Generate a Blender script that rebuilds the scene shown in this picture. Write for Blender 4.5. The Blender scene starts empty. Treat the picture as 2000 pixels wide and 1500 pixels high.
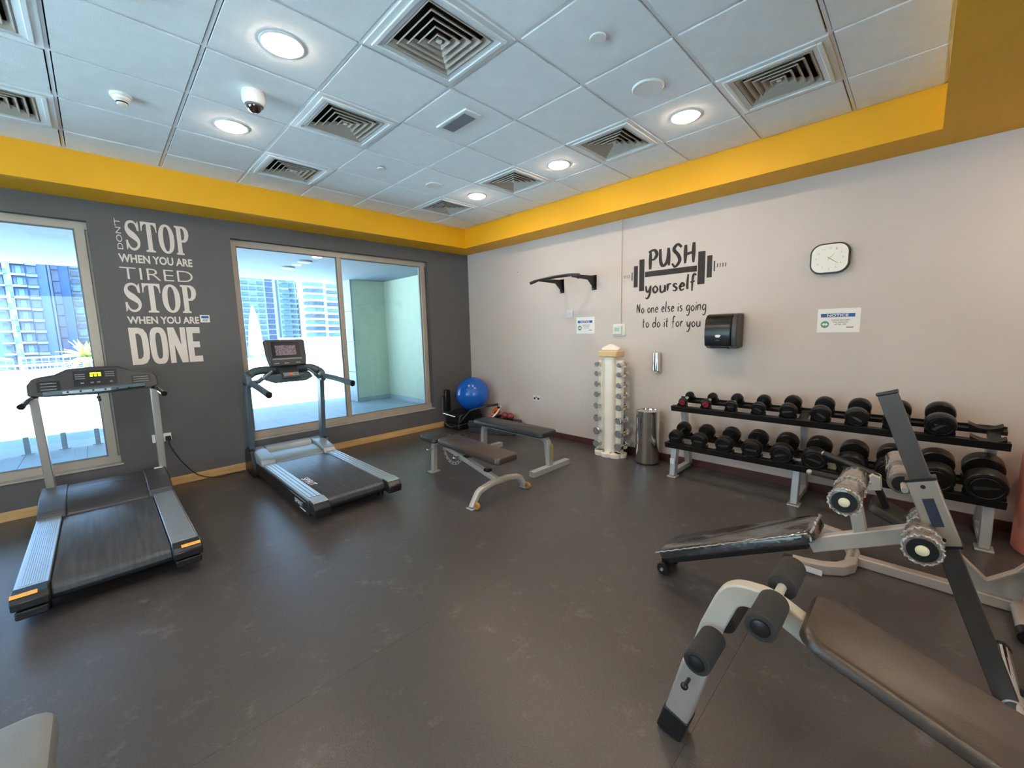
import bpy, math, random
from mathutils import Vector, Matrix, Euler
random.seed(7)
PI = math.pi
S = bpy.context.scene
COL = S.collection
D = bpy.data

# ------------------------------------------------------------------ camera, world, sun, exposure
cam_d = D.cameras.new('camera'); cam = D.objects.new('camera', cam_d); COL.objects.link(cam)
cam.location = (-4.5435, -5.518, 1.540)
cam.rotation_euler = (1.4427, 0.0227, -0.7902)
cam_d.sensor_width = 36.0
cam_d.lens = 799.18 / 2000 * 36.0
cam_d.clip_start = 0.02; cam_d.clip_end = 1000
S.camera = cam
S.view_settings.view_transform = 'Standard'
S.view_settings.look = 'None'
S.view_settings.exposure = 1.12
S.view_settings.gamma = 1.0
S.view_settings.use_curve_mapping = False
S.cycles.max_bounces = 10; S.cycles.diffuse_bounces = 6; S.cycles.glossy_bounces = 5
S.cycles.transmission_bounces = 8; S.cycles.transparent_max_bounces = 12
S.cycles.caustics_reflective = False; S.cycles.caustics_refractive = False
S.cycles.sample_clamp_indirect = 6.0

W = D.worlds.new('sky'); S.world = W; W.use_nodes = True
wn = W.node_tree.nodes; wl = W.node_tree.links
for n in list(wn): wn.remove(n)
wo = wn.new('ShaderNodeOutputWorld'); bg = wn.new('ShaderNodeBackground'); sky = wn.new('ShaderNodeTexSky')
sky.sky_type = 'NISHITA'; sky.sun_disc = False; sky.sun_elevation = math.radians(62); sky.sun_rotation = math.radians(200)
sky.air_density = 1.0; sky.dust_density = 1.5; sky.ozone_density = 1.5
bg.inputs['Strength'].default_value = 0.52
wl.new(sky.outputs[0], bg.inputs[0]); wl.new(bg.outputs[0], wo.inputs[0])

sun_d = D.lights.new('sun', 'SUN'); sun_d.energy = 42.0; sun_d.angle = math.radians(0.6); sun_d.color = (0.86, 0.95, 1.0)
sun = D.objects.new('sun', sun_d); COL.objects.link(sun)
sun.rotation_euler = Vector((0.55, 0.06, -1.0)).to_track_quat('-Z', 'Y').to_euler()

LAMP_E = 66.0        # emission of the round ceiling lamps

# the two windows as sky portals (they only guide sampling of the sky)
def portal(x0, x1, z0, z1):
    l = D.lights.new('window_portal', 'AREA'); l.shape = 'RECTANGLE'; l.size = x1 - x0; l.size_y = z1 - z0
    l.cycles.is_portal = True
    o = D.objects.new('window_portal', l); COL.objects.link(o)
    o.location = ((x0 + x1) / 2, 0.24, (z0 + z1) / 2)
    o.rotation_euler = Vector((0, -1, 0)).to_track_quat('-Z', 'Z').to_euler()
portal(-3.36, -0.80, 0.34, 2.63)
portal(-6.9, -4.5, 0.34, 2.63)
pl = D.lights.new('window_portal', 'AREA'); pl.shape = 'RECTANGLE'; pl.size = 4.2; pl.size_y = 2.3; pl.cycles.is_portal = True  # portal for the added window in the left wall
po = D.objects.new('window_portal', pl); COL.objects.link(po); po.location = (-9.02, -3.0, 1.485)
po.rotation_euler = Vector((1, 0, 0)).to_track_quat('-Z', 'Z').to_euler()

pl = D.lights.new('window_portal', 'AREA'); pl.shape = 'RECTANGLE'; pl.size = 3.2; pl.size_y = 2.5; pl.cycles.is_portal = True  # portal for the added window behind the camera
po = D.objects.new('window_portal', pl); COL.objects.link(po); po.location = (-5.8, -9.42, 1.45)
po.rotation_euler = Vector((0, 1, 0)).to_track_quat('-Z', 'Z').to_euler()

# ------------------------------------------------------------------ materials
def lin(c):
    return tuple(((v / 255) / 12.92) if v / 255 <= 0.04045 else (((v / 255) + 0.055) / 1.055) ** 2.4 for v in c)
MATS = {}
def mat(name, rgb, rough=0.6, metal=0.0, var=0.08, vscale=6.0, bump=0.0, bscale=80.0, coat=0.0, spec=0.5, emit=0.0, stretch=None):
    """procedural principled material with a little noise in colour and relief; rgb in 0-255 sRGB"""
    m = D.materials.new(name); m.use_nodes = True
    nt = m.node_tree; b = nt.nodes['Principled BSDF']
    c = lin(rgb)
    tc = nt.nodes.new('ShaderNodeTexCoord'); mp = nt.nodes.new('ShaderNodeMapping')
    nt.links.new(tc.outputs['Object'], mp.inputs[0])
    if stretch: mp.inputs['Scale'].default_value = stretch
    nz = nt.nodes.new('ShaderNodeTexNoise'); nz.inputs['Scale'].default_value = vscale; nz.inputs['Detail'].default_value = 5
    nt.links.new(mp.outputs[0], nz.inputs['Vector'])
    rp = nt.nodes.new('ShaderNodeValToRGB')
    rp.color_ramp.elements[0].position = 0.3; rp.color_ramp.elements[1].position = 0.7
    rp.color_ramp.elements[0].color = tuple(v * (1 - var) for v in c) + (1,)
    rp.color_ramp.elements[1].color = tuple(min(1, v * (1 + var)) for v in c) + (1,)
    nt.links.new(nz.outputs[0], rp.inputs[0]); nt.links.new(rp.outputs[0], b.inputs['Base Color'])
    b.inputs['Roughness'].default_value = rough; b.inputs['Metallic'].default_value = metal
    b.inputs['Coat Weight'].default_value = coat; b.inputs['Coat Roughness'].default_value = 0.08
    b.inputs['Specular IOR Level'].default_value = spec
    if emit:
        b.inputs['Emission Color'].default_value = c + (1,); b.inputs['Emission Strength'].default_value = emit
    if bump:
        n2 = nt.nodes.new('ShaderNodeTexNoise'); n2.inputs['Scale'].default_value = bscale; n2.inputs['Detail'].default_value = 4
        nt.links.new(mp.outputs[0], n2.inputs['Vector'])
        bp = nt.nodes.new('ShaderNodeBump'); bp.inputs['Strength'].default_value = bump; bp.inputs['Distance'].default_value = 0.01
        nt.links.new(n2.outputs[0], bp.inputs['Height']); nt.links.new(bp.outputs[0], b.inputs['Normal'])
    MATS[name] = m
    return m
M = MATS
mat('ceiling_tile', (236, 238, 237), 0.9, var=0.03, vscale=9, bump=0.15, bscale=160)
mat('grid_white', (240, 240, 240), 0.5, var=0.03)
mat('plenum', (40, 40, 40), 0.9)
mat('vent_white', (226, 228, 226), 0.45, var=0.03)
mat('grille_grey', (176, 182, 182), 0.6, var=0.1, vscale=200)
mat('vent_blade', (178, 166, 150), 0.5, var=0.03)
mat('yellow', (240, 172, 4), 0.62, var=0.03, vscale=2.5, bump=0.03)
mat('wall_beige', (210, 199, 192), 0.7, var=0.03, vscale=1.6, bump=0.04, bscale=60)
mat('wall_dark', (94, 92, 92), 0.7, var=0.05, vscale=1.5, bump=0.05, bscale=60)
mat('wall_back', (200, 194, 186), 0.8, var=0.03)
mat('wood', (206, 164, 108), 0.5, var=0.14, vscale=5, stretch=(0.6, 6, 6))
mat('brown_board', (84, 48, 42), 0.4, var=0.2, vscale=6, stretch=(6, 0.6, 6))
mat('window_frame', (176, 164, 150), 0.4, metal=0.15, var=0.04)
mat('sill', (170, 166, 160), 0.5, var=0.05)
mat('paint_white', (222, 210, 200), 0.8, var=0.02)
mat('paint_black', (52, 50, 49), 0.8, var=0.05)
mat('white_plastic', (228, 228, 224), 0.35, var=0.02)
mat('grey_plastic', (122, 128, 132), 0.4, var=0.04)
mat('black_plastic', (26, 27, 29), 0.32, var=0.1)
mat('black_gloss', (14, 15, 16), 0.24, var=0.1)
mat('cable', (20, 20, 20), 0.5)
mat('dark_console', (58, 58, 62), 0.38, var=0.06)
mat('console_inlay', (30, 31, 34), 0.3, var=0.06)
mat('blue_grey_shell', (74, 92, 100), 0.34, var=0.05)
mat('silver_shell', (150, 162, 166), 0.3, metal=0.3, var=0.04)
mat('alu', (190, 194, 198), 0.3, metal=0.9, var=0.05, vscale=4)
mat('alu_rail', (168, 180, 188), 0.32, metal=0.6, var=0.06, vscale=5)
mat('belt', (66, 69, 74), 0.28, var=0.35, vscale=5, bump=0.08, bscale=300, stretch=(9, 0.5, 1))
mat('chrome', (226, 226, 226), 0.07, metal=1.0, var=0.02)
mat('steel', (190, 186, 180), 0.32, metal=0.5, var=0.05)
mat('silver_paint', (186, 186, 184), 0.35, metal=0.3, var=0.04, vscale=12)
mat('grey_paint', (188, 182, 172), 0.38, metal=0.25, var=0.05, vscale=12)
mat('bright_paint', (196, 190, 180), 0.38, metal=0.1, var=0.04, vscale=10)
mat('warm_paint', (182, 170, 160), 0.38, metal=0.1, var=0.04, vscale=10)
mat('sleeve_paint', (156, 146, 136), 0.36, metal=0.3, var=0.05)
mat('dark_bar', (76, 70, 66), 0.4, metal=0.4, var=0.08)
mat('black_metal', (14, 14, 15), 0.4, var=0.1)
mat('rubber', (15, 15, 16), 0.36, var=0.15, vscale=20, bump=0.05, bscale=200)
mat('rubber_emboss', (30, 30, 32), 0.45, var=0.1)
mat('red_disc', (170, 36, 52), 0.4, var=0.1)
mat('foam', (50, 49, 47), 0.85, var=0.1, vscale=30, bump=0.2, bscale=400)
mat('pad_black', (44, 43, 44), 0.42, var=0.08, vscale=20, bump=0.06, bscale=350)
mat('pad_brown', (62, 51, 45), 0.34, var=0.14, vscale=26, bump=0.10, bscale=260, spec=0.8)
mat('pad_grey', (120, 122, 120), 0.4, var=0.06, bump=0.06, bscale=300)
mat('wrap_dark', (50, 46, 44), 0.16, var=0.25, vscale=7, bump=0.9, bscale=14, coat=1.0)
mat('wrap_foam', (120, 108, 98), 0.18, var=0.3, vscale=14, bump=1.0, bscale=30, coat=1.0)
mat('wrap_seam', (206, 200, 192), 0.12, metal=0.5, var=0.4, vscale=60, bump=1.0, bscale=160, coat=1.0)
mat('cap_cream', (232, 224, 186), 0.35, var=0.05)
mat('cream', (246, 238, 224), 0.35, var=0.03)
mat('cream_gold', (226, 192, 142), 0.4, var=0.05)
mat('ball_blue', (10, 92, 190), 0.25, var=0.05, coat=0.3)
mat('orange', (236, 112, 32), 0.55, var=0.1)
mat('maroon', (140, 62, 64), 0.45, var=0.1)
mat('salmon', (246, 150, 128), 0.6, var=0.06, vscale=4)
mat('navy_lid', (38, 46, 66), 0.5)
mat('amber_wheel', (176, 128, 70), 0.35, var=0.1)
mat('sticker_orange', (240, 176, 84), 0.5, var=0.15, vscale=60)
mat('sticker_white', (236, 234, 230), 0.5, var=0.03)
mat('sign_white', (244, 240, 236), 0.5, var=0.01)
mat('sign_blue', (26, 88, 160), 0.5, var=0.04)
mat('sign_green', (60, 150, 128), 0.5, var=0.04)
mat('sign_text', (70, 60, 64), 0.6)
mat('lcd', (170, 214, 190), 0.3)
mat('clock_face', (242, 240, 230), 0.3, var=0.02)
mat('gold', (204, 184, 120), 0.3, metal=0.5)
mat('lamp_glow', (255, 228, 200), 0.5, var=0.0, emit=LAMP_E)
mat('led_glow', (205, 240, 20), 0.5, var=0.0, emit=1.6)
mat('screen', (126, 112, 122), 0.15, var=0.5, vscale=60, emit=0.0)
mat('dome_dark', (40, 22, 22), 0.05, coat=1.0)
# outside
mat('terrace_tile', (168, 180, 188), 0.5, var=0.05, vscale=2)
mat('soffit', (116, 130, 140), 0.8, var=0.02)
mat('niche', (204, 214, 190), 0.85, var=0.03)
mat('stone', (160, 172, 178), 0.7, var=0.08, vscale=3)
mat('stub', (168, 174, 184), 0.4, metal=0.4)  # metal colour lightened to include the veil of haze and glass
mat('fac_haze_blue', (84, 124, 178), 0.7, var=0.05, vscale=0.2)  # blue of distant haze mixed into the facade colour
mat('fac_haze_blue2', (70, 112, 174), 0.7, var=0.05, vscale=0.2)  # second facade tone, haze blue mixed in as well
mat('fac_pale', (148, 176, 190), 0.7, var=0.05, vscale=0.2)
mat('fac_white', (200, 208, 212), 0.7, var=0.03, vscale=0.2)
mat('glass_dark', (70, 104, 136), 0.2, var=0.3, vscale=0.8)
mat('glass_teal', (92, 146, 168), 0.2, var=0.3, vscale=0.8)
mat('glass_deep', (60, 98, 144), 0.2, var=0.3, vscale=0.5)
mat('panel_green', (150, 190, 166), 0.4, var=0.12, vscale=0.5)
mat('leaf', (150, 170, 84), 0.5, var=0.25, vscale=12)
mat('leaf_pale', (214, 220, 150), 0.5, var=0.25, vscale=12)
mat('trunk', (120, 100, 76), 0.8, var=0.2)
mat('rail_white', (150, 184, 214), 0.5)
mat('canvas_white', (238, 232, 226), 0.8, var=0.05)

def floor_material():
    m = D.materials.new('rubber_floor'); m.use_nodes = True; nt = m.node_tree; b = nt.nodes['Principled BSDF']; L = nt.links
    tc = nt.nodes.new('ShaderNodeTexCoord')
    def noise(sc, det=5, rough=0.55, stretch=None):
        mp = nt.nodes.new('ShaderNodeMapping'); L.new(tc.outputs['Object'], mp.inputs[0])
        if stretch: mp.inputs['Scale'].default_value = stretch
        n = nt.nodes.new('ShaderNodeTexNoise'); n.inputs['Scale'].default_value = sc; n.inputs['Detail'].default_value = det
        n.inputs['Roughness'].default_value = rough; L.new(mp.outputs[0], n.inputs['Vector']); return n
    def ramp(n, p0, p1, c0, c1):
        r = nt.nodes.new('ShaderNodeValToRGB'); r.color_ramp.elements[0].position = p0; r.color_ramp.elements[1].position = p1
        r.color_ramp.elements[0].color = c0 + (1,); r.color_ramp.elements[1].color = c1 + (1,); L.new(n.outputs[0], r.inputs[0]); return r
    base = ramp(noise(0.9, 4, 0.5), 0.25, 0.75, lin((70, 67, 66)), lin((82, 78, 76)))
    grain = ramp(noise(220, 2), 0.35, 0.65, (0.82,) * 3, (1.12,) * 3)
    mx = nt.nodes.new('ShaderNodeMixRGB'); mx.blend_type = 'MULTIPLY'; mx.inputs[0].default_value = 1
    L.new(base.outputs[0], mx.inputs[1]); L.new(grain.outputs[0], mx.inputs[2])
    dust = ramp(noise(5.5, 10, 0.8), 0.56, 0.74, (0, 0, 0), (1, 1, 1))
    mx2 = nt.nodes.new('ShaderNodeMixRGB'); mx2.blend_type = 'MIX'
    mul = nt.nodes.new('ShaderNodeMath'); mul.operation = 'MULTIPLY'; mul.inputs[1].default_value = 0.42
    L.new(dust.outputs[0], mul.inputs[0]); L.new(mul.outputs[0], mx2.inputs[0]); L.new(mx.outputs[0], mx2.inputs[1])
    mx2.inputs[2].default_value = lin((150, 144, 140)) + (1,)
    L.new(mx2.outputs[0], b.inputs['Base Color'])
    rr = ramp(noise(2.5, 6), 0.3, 0.7, (0.29,) * 3, (0.33,) * 3); L.new(rr.outputs[0], b.inputs['Roughness'])
    b.inputs['Specular IOR Level'].default_value = 0.5
    n2 = noise(150, 3); bp = nt.nodes.new('ShaderNodeBump'); bp.inputs['Strength'].default_value = 0.12; bp.inputs['Distance'].default_value = 0.01
    L.new(n2.outputs[0], bp.inputs['Height']); L.new(bp.outputs[0], b.inputs['Normal'])
    M['rubber_floor'] = m
floor_material()

def glass_material():
    m = D.materials.new('window_glass'); m.use_nodes = True; nt = m.node_tree; L = nt.links
    for n in list(nt.nodes): nt.nodes.remove(n)
    out = nt.nodes.new('ShaderNodeOutputMaterial'); mix = nt.nodes.new('ShaderNodeMixShader')
    tr = nt.nodes.new('ShaderNodeBsdfTransparent'); gl = nt.nodes.new('ShaderNodeBsdfGlossy'); fr = nt.nodes.new('ShaderNodeFresnel')
    tr.inputs[0].default_value = (0.90, 0.97, 0.98, 1); gl.inputs['Roughness'].default_value = 0.01; fr.inputs[0].default_value = 1.45
    L.new(fr.outputs[0], mix.inputs[0]); L.new(tr.outputs[0], mix.inputs[1]); L.new(gl.outputs[0], mix.inputs[2]); L.new(mix.outputs[0], out.inputs[0])
    M['window_glass'] = m
glass_material()

# ------------------------------------------------------------------ mesh helpers
class MB:
    def __init__(s): s.v = []; s.f = []
    def add(s, vs, fs):
        o = len(s.v); s.v += [tuple(v) for v in vs]; s.f += [tuple(i + o for i in f) for f in fs]; return s
    def box(s, x0, x1, y0, y1, z0, z1):
        return s.add([(x0,y0,z0),(x1,y0,z0),(x1,y1,z0),(x0,y1,z0),(x0,y0,z1),(x1,y0,z1),(x1,y1,z1),(x0,y1,z1)],
                     [(0,3,2,1),(4,5,6,7),(0,1,5,4),(1,2,6,5),(2,3,7,6),(3,0,4,7)])
    def cyl(s, p0, p1, r0, r1=None, n=20, caps=True):
        p0 = Vector(p0); p1 = Vector(p1); r1 = r0 if r1 is None else r1
        d = (p1 - p0).normalized(); a = d.orthogonal().normalized(); b = d.cross(a)
        vs = []
        for p, r in ((p0, r0), (p1, r1)):
            for i in range(n):
                t = 2 * PI * i / n; vs.append(p + a * (math.cos(t) * r) + b * (math.sin(t) * r))
        fs = [(i, (i+1) % n, n + (i+1) % n, n + i) for i in range(n)]
        if caps: fs += [tuple(range(n-1, -1, -1)), tuple(range(n, 2*n))]
        return s.add(vs, fs)
    def lathe(s, prof, o=(0,0,0), axis=(0,0,1), n=28, ref=None, caps=True):
        """prof: list of (radius, height) along axis"""
        o = Vector(o); d = Vector(axis).normalized(); a = (Vector(ref) if ref else d.orthogonal()).normalized(); b = d.cross(a)
        vs = []
        for r, h in prof:
            for i in range(n):
                t = 2 * PI * (i + 0.5) / n; vs.append(o + d * h + a * (math.cos(t) * r) + b * (math.sin(t) * r))
        fs = []
        for k in range(len(prof) - 1):
            for i in range(n):
                fs.append((k*n + i, k*n + (i+1) % n, (k+1)*n + (i+1) % n, (k+1)*n + i))
        if caps: fs += [tuple(range(n-1, -1, -1)), tuple(range((len(prof)-1)*n, len(prof)*n))]
        return s.add(vs, fs)
    def sweep(s, pts, sec, up=(0,0,1), caps=True, closed=False):
        """sweep a 2D section [(side, up)] along a path of points"""
        P = [Vector(p) for p in pts]; n = len(sec); up = Vector(up); vs = []
        for i, p in enumerate(P):
            if closed: t = (P[(i+1) % len(P)] - P[i-1])
            else: t = (P[min(i+1, len(P)-1)] - P[max(i-1, 0)])
            t.normalize(); side = t.cross(up)
            if side.length < 1e-5: side = t.orthogonal()
            side.normalize(); u = side.cross(t).normalized()
            k = 1.0
            if 0 < i < len(P) - 1 or closed:
                a = (P[i] - P[i-1]).normalized(); b = (P[(i+1) % len(P)] - P[i]).normalized()
                c = max(0.4, math.sqrt(max(0.0, (1 + a.dot(b)) / 2))); k = 1 / c
            bis = None
            for (sx, sy) in sec:
                vs.append(p + side * sx * (k if abs(t.cross(up).length) < 0.999 and False else 1) + u * sy)
        fs = []; m = len(P)
        rng = range(m) if closed else range(m - 1)
        for k in rng:
            k2 = (k + 1) % m
            for i in range(n): fs.append((k*n + i, k*n + (i+1) % n, k2*n + (i+1) % n, k2*n + i))
        if caps and not closed: fs += [tuple(range(n-1, -1, -1)), tuple(range((m-1)*n, m*n))]
        return s.add(vs, fs)
    def tube(s, pts, r, n=10, closed=False, up=(0,0,1)):
        return s.sweep(pts, [(math.cos(2*PI*i/n)*r, math.sin(2*PI*i/n)*r) for i in range(n)], up, True, closed)
    def bar(s, pts, w, h, up=(0,0,1), c=0.15):
        """rectangular tube w (side) x h (up) with small chamfers"""
        a = w/2; b = h/2; q = min(a, b) * c
        return s.sweep(pts, [(-a+q,-b),(a-q,-b),(a,-b+q),(a,b-q),(a-q,b),(-a+q,b),(-a,b-q),(-a,-b+q)], up)
    def prism(s, poly, axis, a, b):
        """extrude a polygon; axis 'x': poly=(y,z); 'y': (x,z); 'z': (x,y)"""
        f = {'x': lambda p, t: (t, p[0], p[1]), 'y': lambda p, t: (p[0], t, p[1]), 'z': lambda p, t: (p[0], p[1], t)}[axis]
        n = len(poly)
        return s.add([f(p, a) for p in poly] + [f(p, b) for p in poly],
                     [tuple(range(n-1, -1, -1)), tuple(range(n, 2*n))] + [(i, (i+1) % n, n + (i+1) % n, n + i) for i in range(n)])
    def sphere(s, c, r, n=24, m=14, sc=(1,1,1)):
        c = Vector(c); vs = []; fs = []
        for j in range(m + 1):
            ph = PI * j / m
            for i in range(n):
                t = 2*PI*i/n
                vs.append((c.x + sc[0]*r*math.sin(ph)*math.cos(t), c.y + sc[1]*r*math.sin(ph)*math.sin(t), c.z + sc[2]*r*math.cos(ph)))
        for j in range(m):
            for i in range(n): fs.append((j*n+i, (j+1)*n+i, (j+1)*n+(i+1) % n, j*n+(i+1) % n))
        return s.add(vs, fs)
    def xf(s, mtx):
        s.v = [tuple(mtx @ Vector(v)) for v in s.v]; return s

def smooth(pts, k=6, closed=False):
    """Catmull-Rom"""
    P = [Vector(p) for p in pts]; out = []; n = len(P)
    if n < 3: return P
    for i in range(n if closed else n - 1):
        p0 = P[(i-1) % n] if (closed or i > 0) else P[0]*2 - P[1]; p1 = P[i]; p2 = P[(i+1) % n]
        p3 = P[(i+2) % n] if (closed or i < n-2) else P[-1]*2 - P[-2]
        for j in range(k):
            t = j/k
            out.append(0.5*((2*p1) + (p2-p0)*t + (2*p0-5*p1+4*p2-p3)*t*t + (3*p1-p0-3*p2+p3)*t**3))
    if not closed: out.append(P[-1])
    return out
def fillet(pts, r, k=6):
    """round the corners of a polyline with radius r"""
    P = [Vector(p) for p in pts]; out = [P[0]]
    for i in range(1, len(P)-1):
        a = P[i-1]-P[i]; b = P[i+1]-P[i]; la = a.length; lb = b.length; a.normalize(); b.normalize()
        ang = a.angle(b); d = min(r / max(1e-4, math.tan(ang/2)), la*0.48, lb*0.48)
        q0 = P[i] + a*d; q1 = P[i] + b*d
        for j in range(k+1):
            t = j/k; out.append(q0*(1-t)**2 + P[i]*2*t*(1-t) + q1*t*t)
    out.append(P[-1]); return out
def rrect(w, h, r, k=5):
    o = []
    for cx, cy, a0 in ((w/2-r, h/2-r, 0), (-w/2+r, h/2-r, 90), (-w/2+r, -h/2+r, 180), (w/2-r, -h/2+r, 270)):
        for j in range(k+1):
            a = math.radians(a0 + 90*j/k); o.append((cx + r*math.cos(a), cy + r*math.sin(a)))
    return o

def root_loc(p):
    v = Vector((0,0,0))
    while p is not None: v += p.location; p = p.parent
    return v
def mesh_of(name, mb, material, sm=True, ang=38):
    me = D.meshes.new(name); me.from_pydata(mb.v, [], mb.f); me.validate(); me.update()
    me.materials.append(M[material] if isinstance(material, str) else material)
    if sm:
        me.polygons.foreach_set('use_smooth', [True]*len(me.polygons)); me.set_sharp_from_angle(angle=math.radians(ang))
    return me
def obj(name, mb, material, parent=None, bevel=0, seg=2, label=None, sm=True, ang=38):
    off = root_loc(parent) if parent else None
    if off is not None and off.length > 0: mb.v = [(v[0]-off.x, v[1]-off.y, v[2]-off.z) for v in mb.v]
    elif parent is None and mb.v:      # put the origin of a top-level mesh at its base centre
        xs = [v[0] for v in mb.v]; ys = [v[1] for v in mb.v]; zs = [v[2] for v in mb.v]
        c = ((min(xs)+max(xs))/2, (min(ys)+max(ys))/2, min(zs)); mb.v = [(v[0]-c[0], v[1]-c[1], v[2]-c[2]) for v in mb.v]
    o = D.objects.new(name, mesh_of(name, mb, material, sm, ang)); COL.objects.link(o)
    if parent is not None: o.parent = parent
    elif mb.v: o.location = c
    if bevel:
        b = o.modifiers.new('bevel', 'BEVEL'); b.width = bevel; b.segments = seg; b.limit_method = 'ANGLE'; b.angle_limit = math.radians(40)
        b.harden_normals = False
    if label: o['label'] = label
    return o
def thing(name, label, cat, loc=(0,0,0), group=None):
    o = D.objects.new(name, None); COL.objects.link(o); o.location = loc; o.empty_display_size = 0.1
    o['label'] = label; o['category'] = cat
    if group: o['group'] = group
    return o
def tag(o, label, cat, group=None):
    o['label'] = label; o['category'] = cat
    if group: o['group'] = group
    return o
def struct(o):
    o['kind'] = 'structure'; return o
def dup(root, loc, label=None, group=None, rot=None, scale=None):
    r = root.copy(); COL.objects.link(r); r.location = loc
    if rot is not None: r.rotation_euler = rot
    if scale is not None: r.scale = scale
    if label: r['label'] = label
    if group: r['group'] = group
    for ch in list(root.children):
        c = ch.copy(); COL.objects.link(c); c.parent = r
        for g in list(ch.children):
            d = g.copy(); COL.objects.link(d); d.parent = c
    return r
def frame_at(origin, u, w):
    """matrix: local x->u, local y->w (in-plane axes), local z->normal"""
    u = Vector(u); w = Vector(w); n = u.cross(w)
    m = Matrix((u, w, n)).transposed().to_4x4(); m.translation = Vector(origin); return m
RW = lambda y, z, off=0.0: frame_at((-off, y, z), (0, -1, 0), (0, 0, 1))     # right wall, reads toward -y, normal -x
LW = lambda x, z, off=0.0: frame_at((x, -off, z), (1, 0, 0), (0, 0, 1))      # window wall, reads toward +x, normal -y

# filled flat shapes with holes, through a 2D curve
def shape_mb(polys, ext=0.0004):
    cu = D.curves.new('tmp', 'CURVE'); cu.dimensions = '2D'; cu.fill_mode = 'BOTH'; cu.extrude = ext
    for p in polys:
        sp = cu.splines.new('POLY'); sp.points.add(len(p)-1)
        for i, q in enumerate(p): sp.points[i].co = (q[0], q[1], 0, 1)
        sp.use_cyclic_u = True
    return curve_mb(cu)
def curve_mb(cu):
    o = D.objects.new('tmp', cu); COL.objects.link(o)
    dg = bpy.context.evaluated_depsgraph_get(); me = D.meshes.new_from_object(o.evaluated_get(dg))
    mb = MB(); mb.v = [tuple(v.co) for v in me.vertices]; mb.f = [tuple(p.vertices) for p in me.polygons]
    D.objects.remove(o); D.curves.remove(cu); D.meshes.remove(me)
    return mb
def text_mb(txt, w, h, bold=0.0, ext=0.0004, space=1.0):
    """text scaled to fill the box w x h with its lower left corner at the origin"""
    cu = D.curves.new('tmp', 'FONT'); cu.body = txt; cu.extrude = 0; cu.offset = bold; cu.size = 1.0; cu.resolution_u = 4; cu.space_character = space
    mb = curve_mb(cu)
    xs = [v[0] for v in mb.v]; ys = [v[1] for v in mb.v]; x0, x1, y0, y1 = min(xs), max(xs), min(ys), max(ys)
    mb.v = [((v[0]-x0)/(x1-x0)*w, (v[1]-y0)/(y1-y0)*h, ext) for v in mb.v]
    return mb

# ------------------------------------------------------------------ room shell
H = 3.111; ZB = 2.823; XF = -0.392; YF = -0.435; YE = -5.524
XL = -8.8; YB = -9.2
Y0 = -9.2
# floor: rubber sheets laid edge to edge, thin seams
fl = struct(obj('floor', MB().box(XL, 0.0, YB, 0.0, -0.12, -0.012), 'rubber_floor'))
fl_off = root_loc(fl)
ys = 0.0; k = 0
while ys > YB:
    y1 = ys; y0 = max(YB, ys - 1.252)
    cuts = [XL, 0.0]
    for a, b in zip(cuts[:-1], cuts[1:]):
        obj('rubber_sheet', MB().box(a, b, y0 + 0.0006, y1 - 0.0006, -0.012, 0.0), 'rubber_floor', fl, sm=False)
    ys = y0; k += 1

# window wall (y = 0 .. 0.25)
TW = 0.22
WIN = [(-7.05, -4.495, 0.335, 2.635), (-3.385, -0.800, 0.335, 2.637)]
wl_ = MB()
xs_ = [XL] + [v for w in WIN for v in (w[0], w[1])] + [0.25]
for a, b in ((xs_[0], xs_[1]), (xs_[2], xs_[3]), (xs_[4], xs_[5])): wl_.box(a, b, 0, TW, 0, 3.35)
for w in WIN: wl_.box(w[0], w[1], 0, TW, 0, w[2]); wl_.box(w[0], w[1], 0, TW, w[3], 3.35)
struct(obj('wall_back', wl_, 'wall_dark', sm=False))
struct(obj('wall_right', MB().box(0, 0.25, YB, 0.0, 0, 3.35), 'wall_beige', sm=False))
wz = MB(); wz.box(XL-0.2, XL, YB, -5.1, 0, 3.35); wz.box(XL-0.2, XL, -0.9, TW, 0, 3.35); wz.box(XL-0.2, XL, -5.1, -0.9, 0, 0.335); wz.box(XL-0.2, XL, -5.1, -0.9, 2.635, 3.35)
struct(obj('wall_left', wz, 'wall_back', sm=False))
wf = MB(); wf.box(XL-0.2, -7.4, YB-0.2, YB, 0, 3.35); wf.box(-4.2, 0.25, YB-0.2, YB, 0, 3.35); wf.box(-7.4, -4.2, YB-0.2, YB, 0, 0.2); wf.box(-7.4, -4.2, YB-0.2, YB, 2.7, 3.35)
struct(obj('wall_front', wf, 'wall_back', sm=False))
w4 = MB()  # unseen window added to bring more light onto ceiling and right wall
for a, b in ((-7.4, -7.34), (-5.83, -5.77), (-4.26, -4.2)): w4.box(a, b, YB-0.13, YB-0.05, 0.2, 2.7)
w4.box(-7.34, -4.26, YB-0.13, YB-0.05, 0.2, 0.26); w4.box(-7.34, -4.26, YB-0.13, YB-0.05, 2.64, 2.7)
w4 = struct(obj('window_4', w4, 'window_frame', sm=False))
for a, b in ((-7.34, -5.83), (-5.77, -4.26)): obj('pane', MB().box(a, b, YB-0.0915, YB-0.0905, 0.26, 2.64), 'window_glass', w4, sm=False)
struct(obj('trim_11', MB().box(XL-0.2, 30, -30, YB-0.2, -0.3, 0.0), 'terrace_tile', sm=False))['label'] = 'added unseen terrace bouncing sun into the room from behind the camera side'  # added ground that reflects sunlight in through the rear fill window
struct(obj('baseboard_back', MB().box(XL, -0.017, -0.016, 0, 0, 0.086), 'wood', bevel=0.003))
struct(obj('baseboard_right', MB().box(-0.016, 0, YB, -0.0, 0, 0.082), 'brown_board', bevel=0.003))

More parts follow.
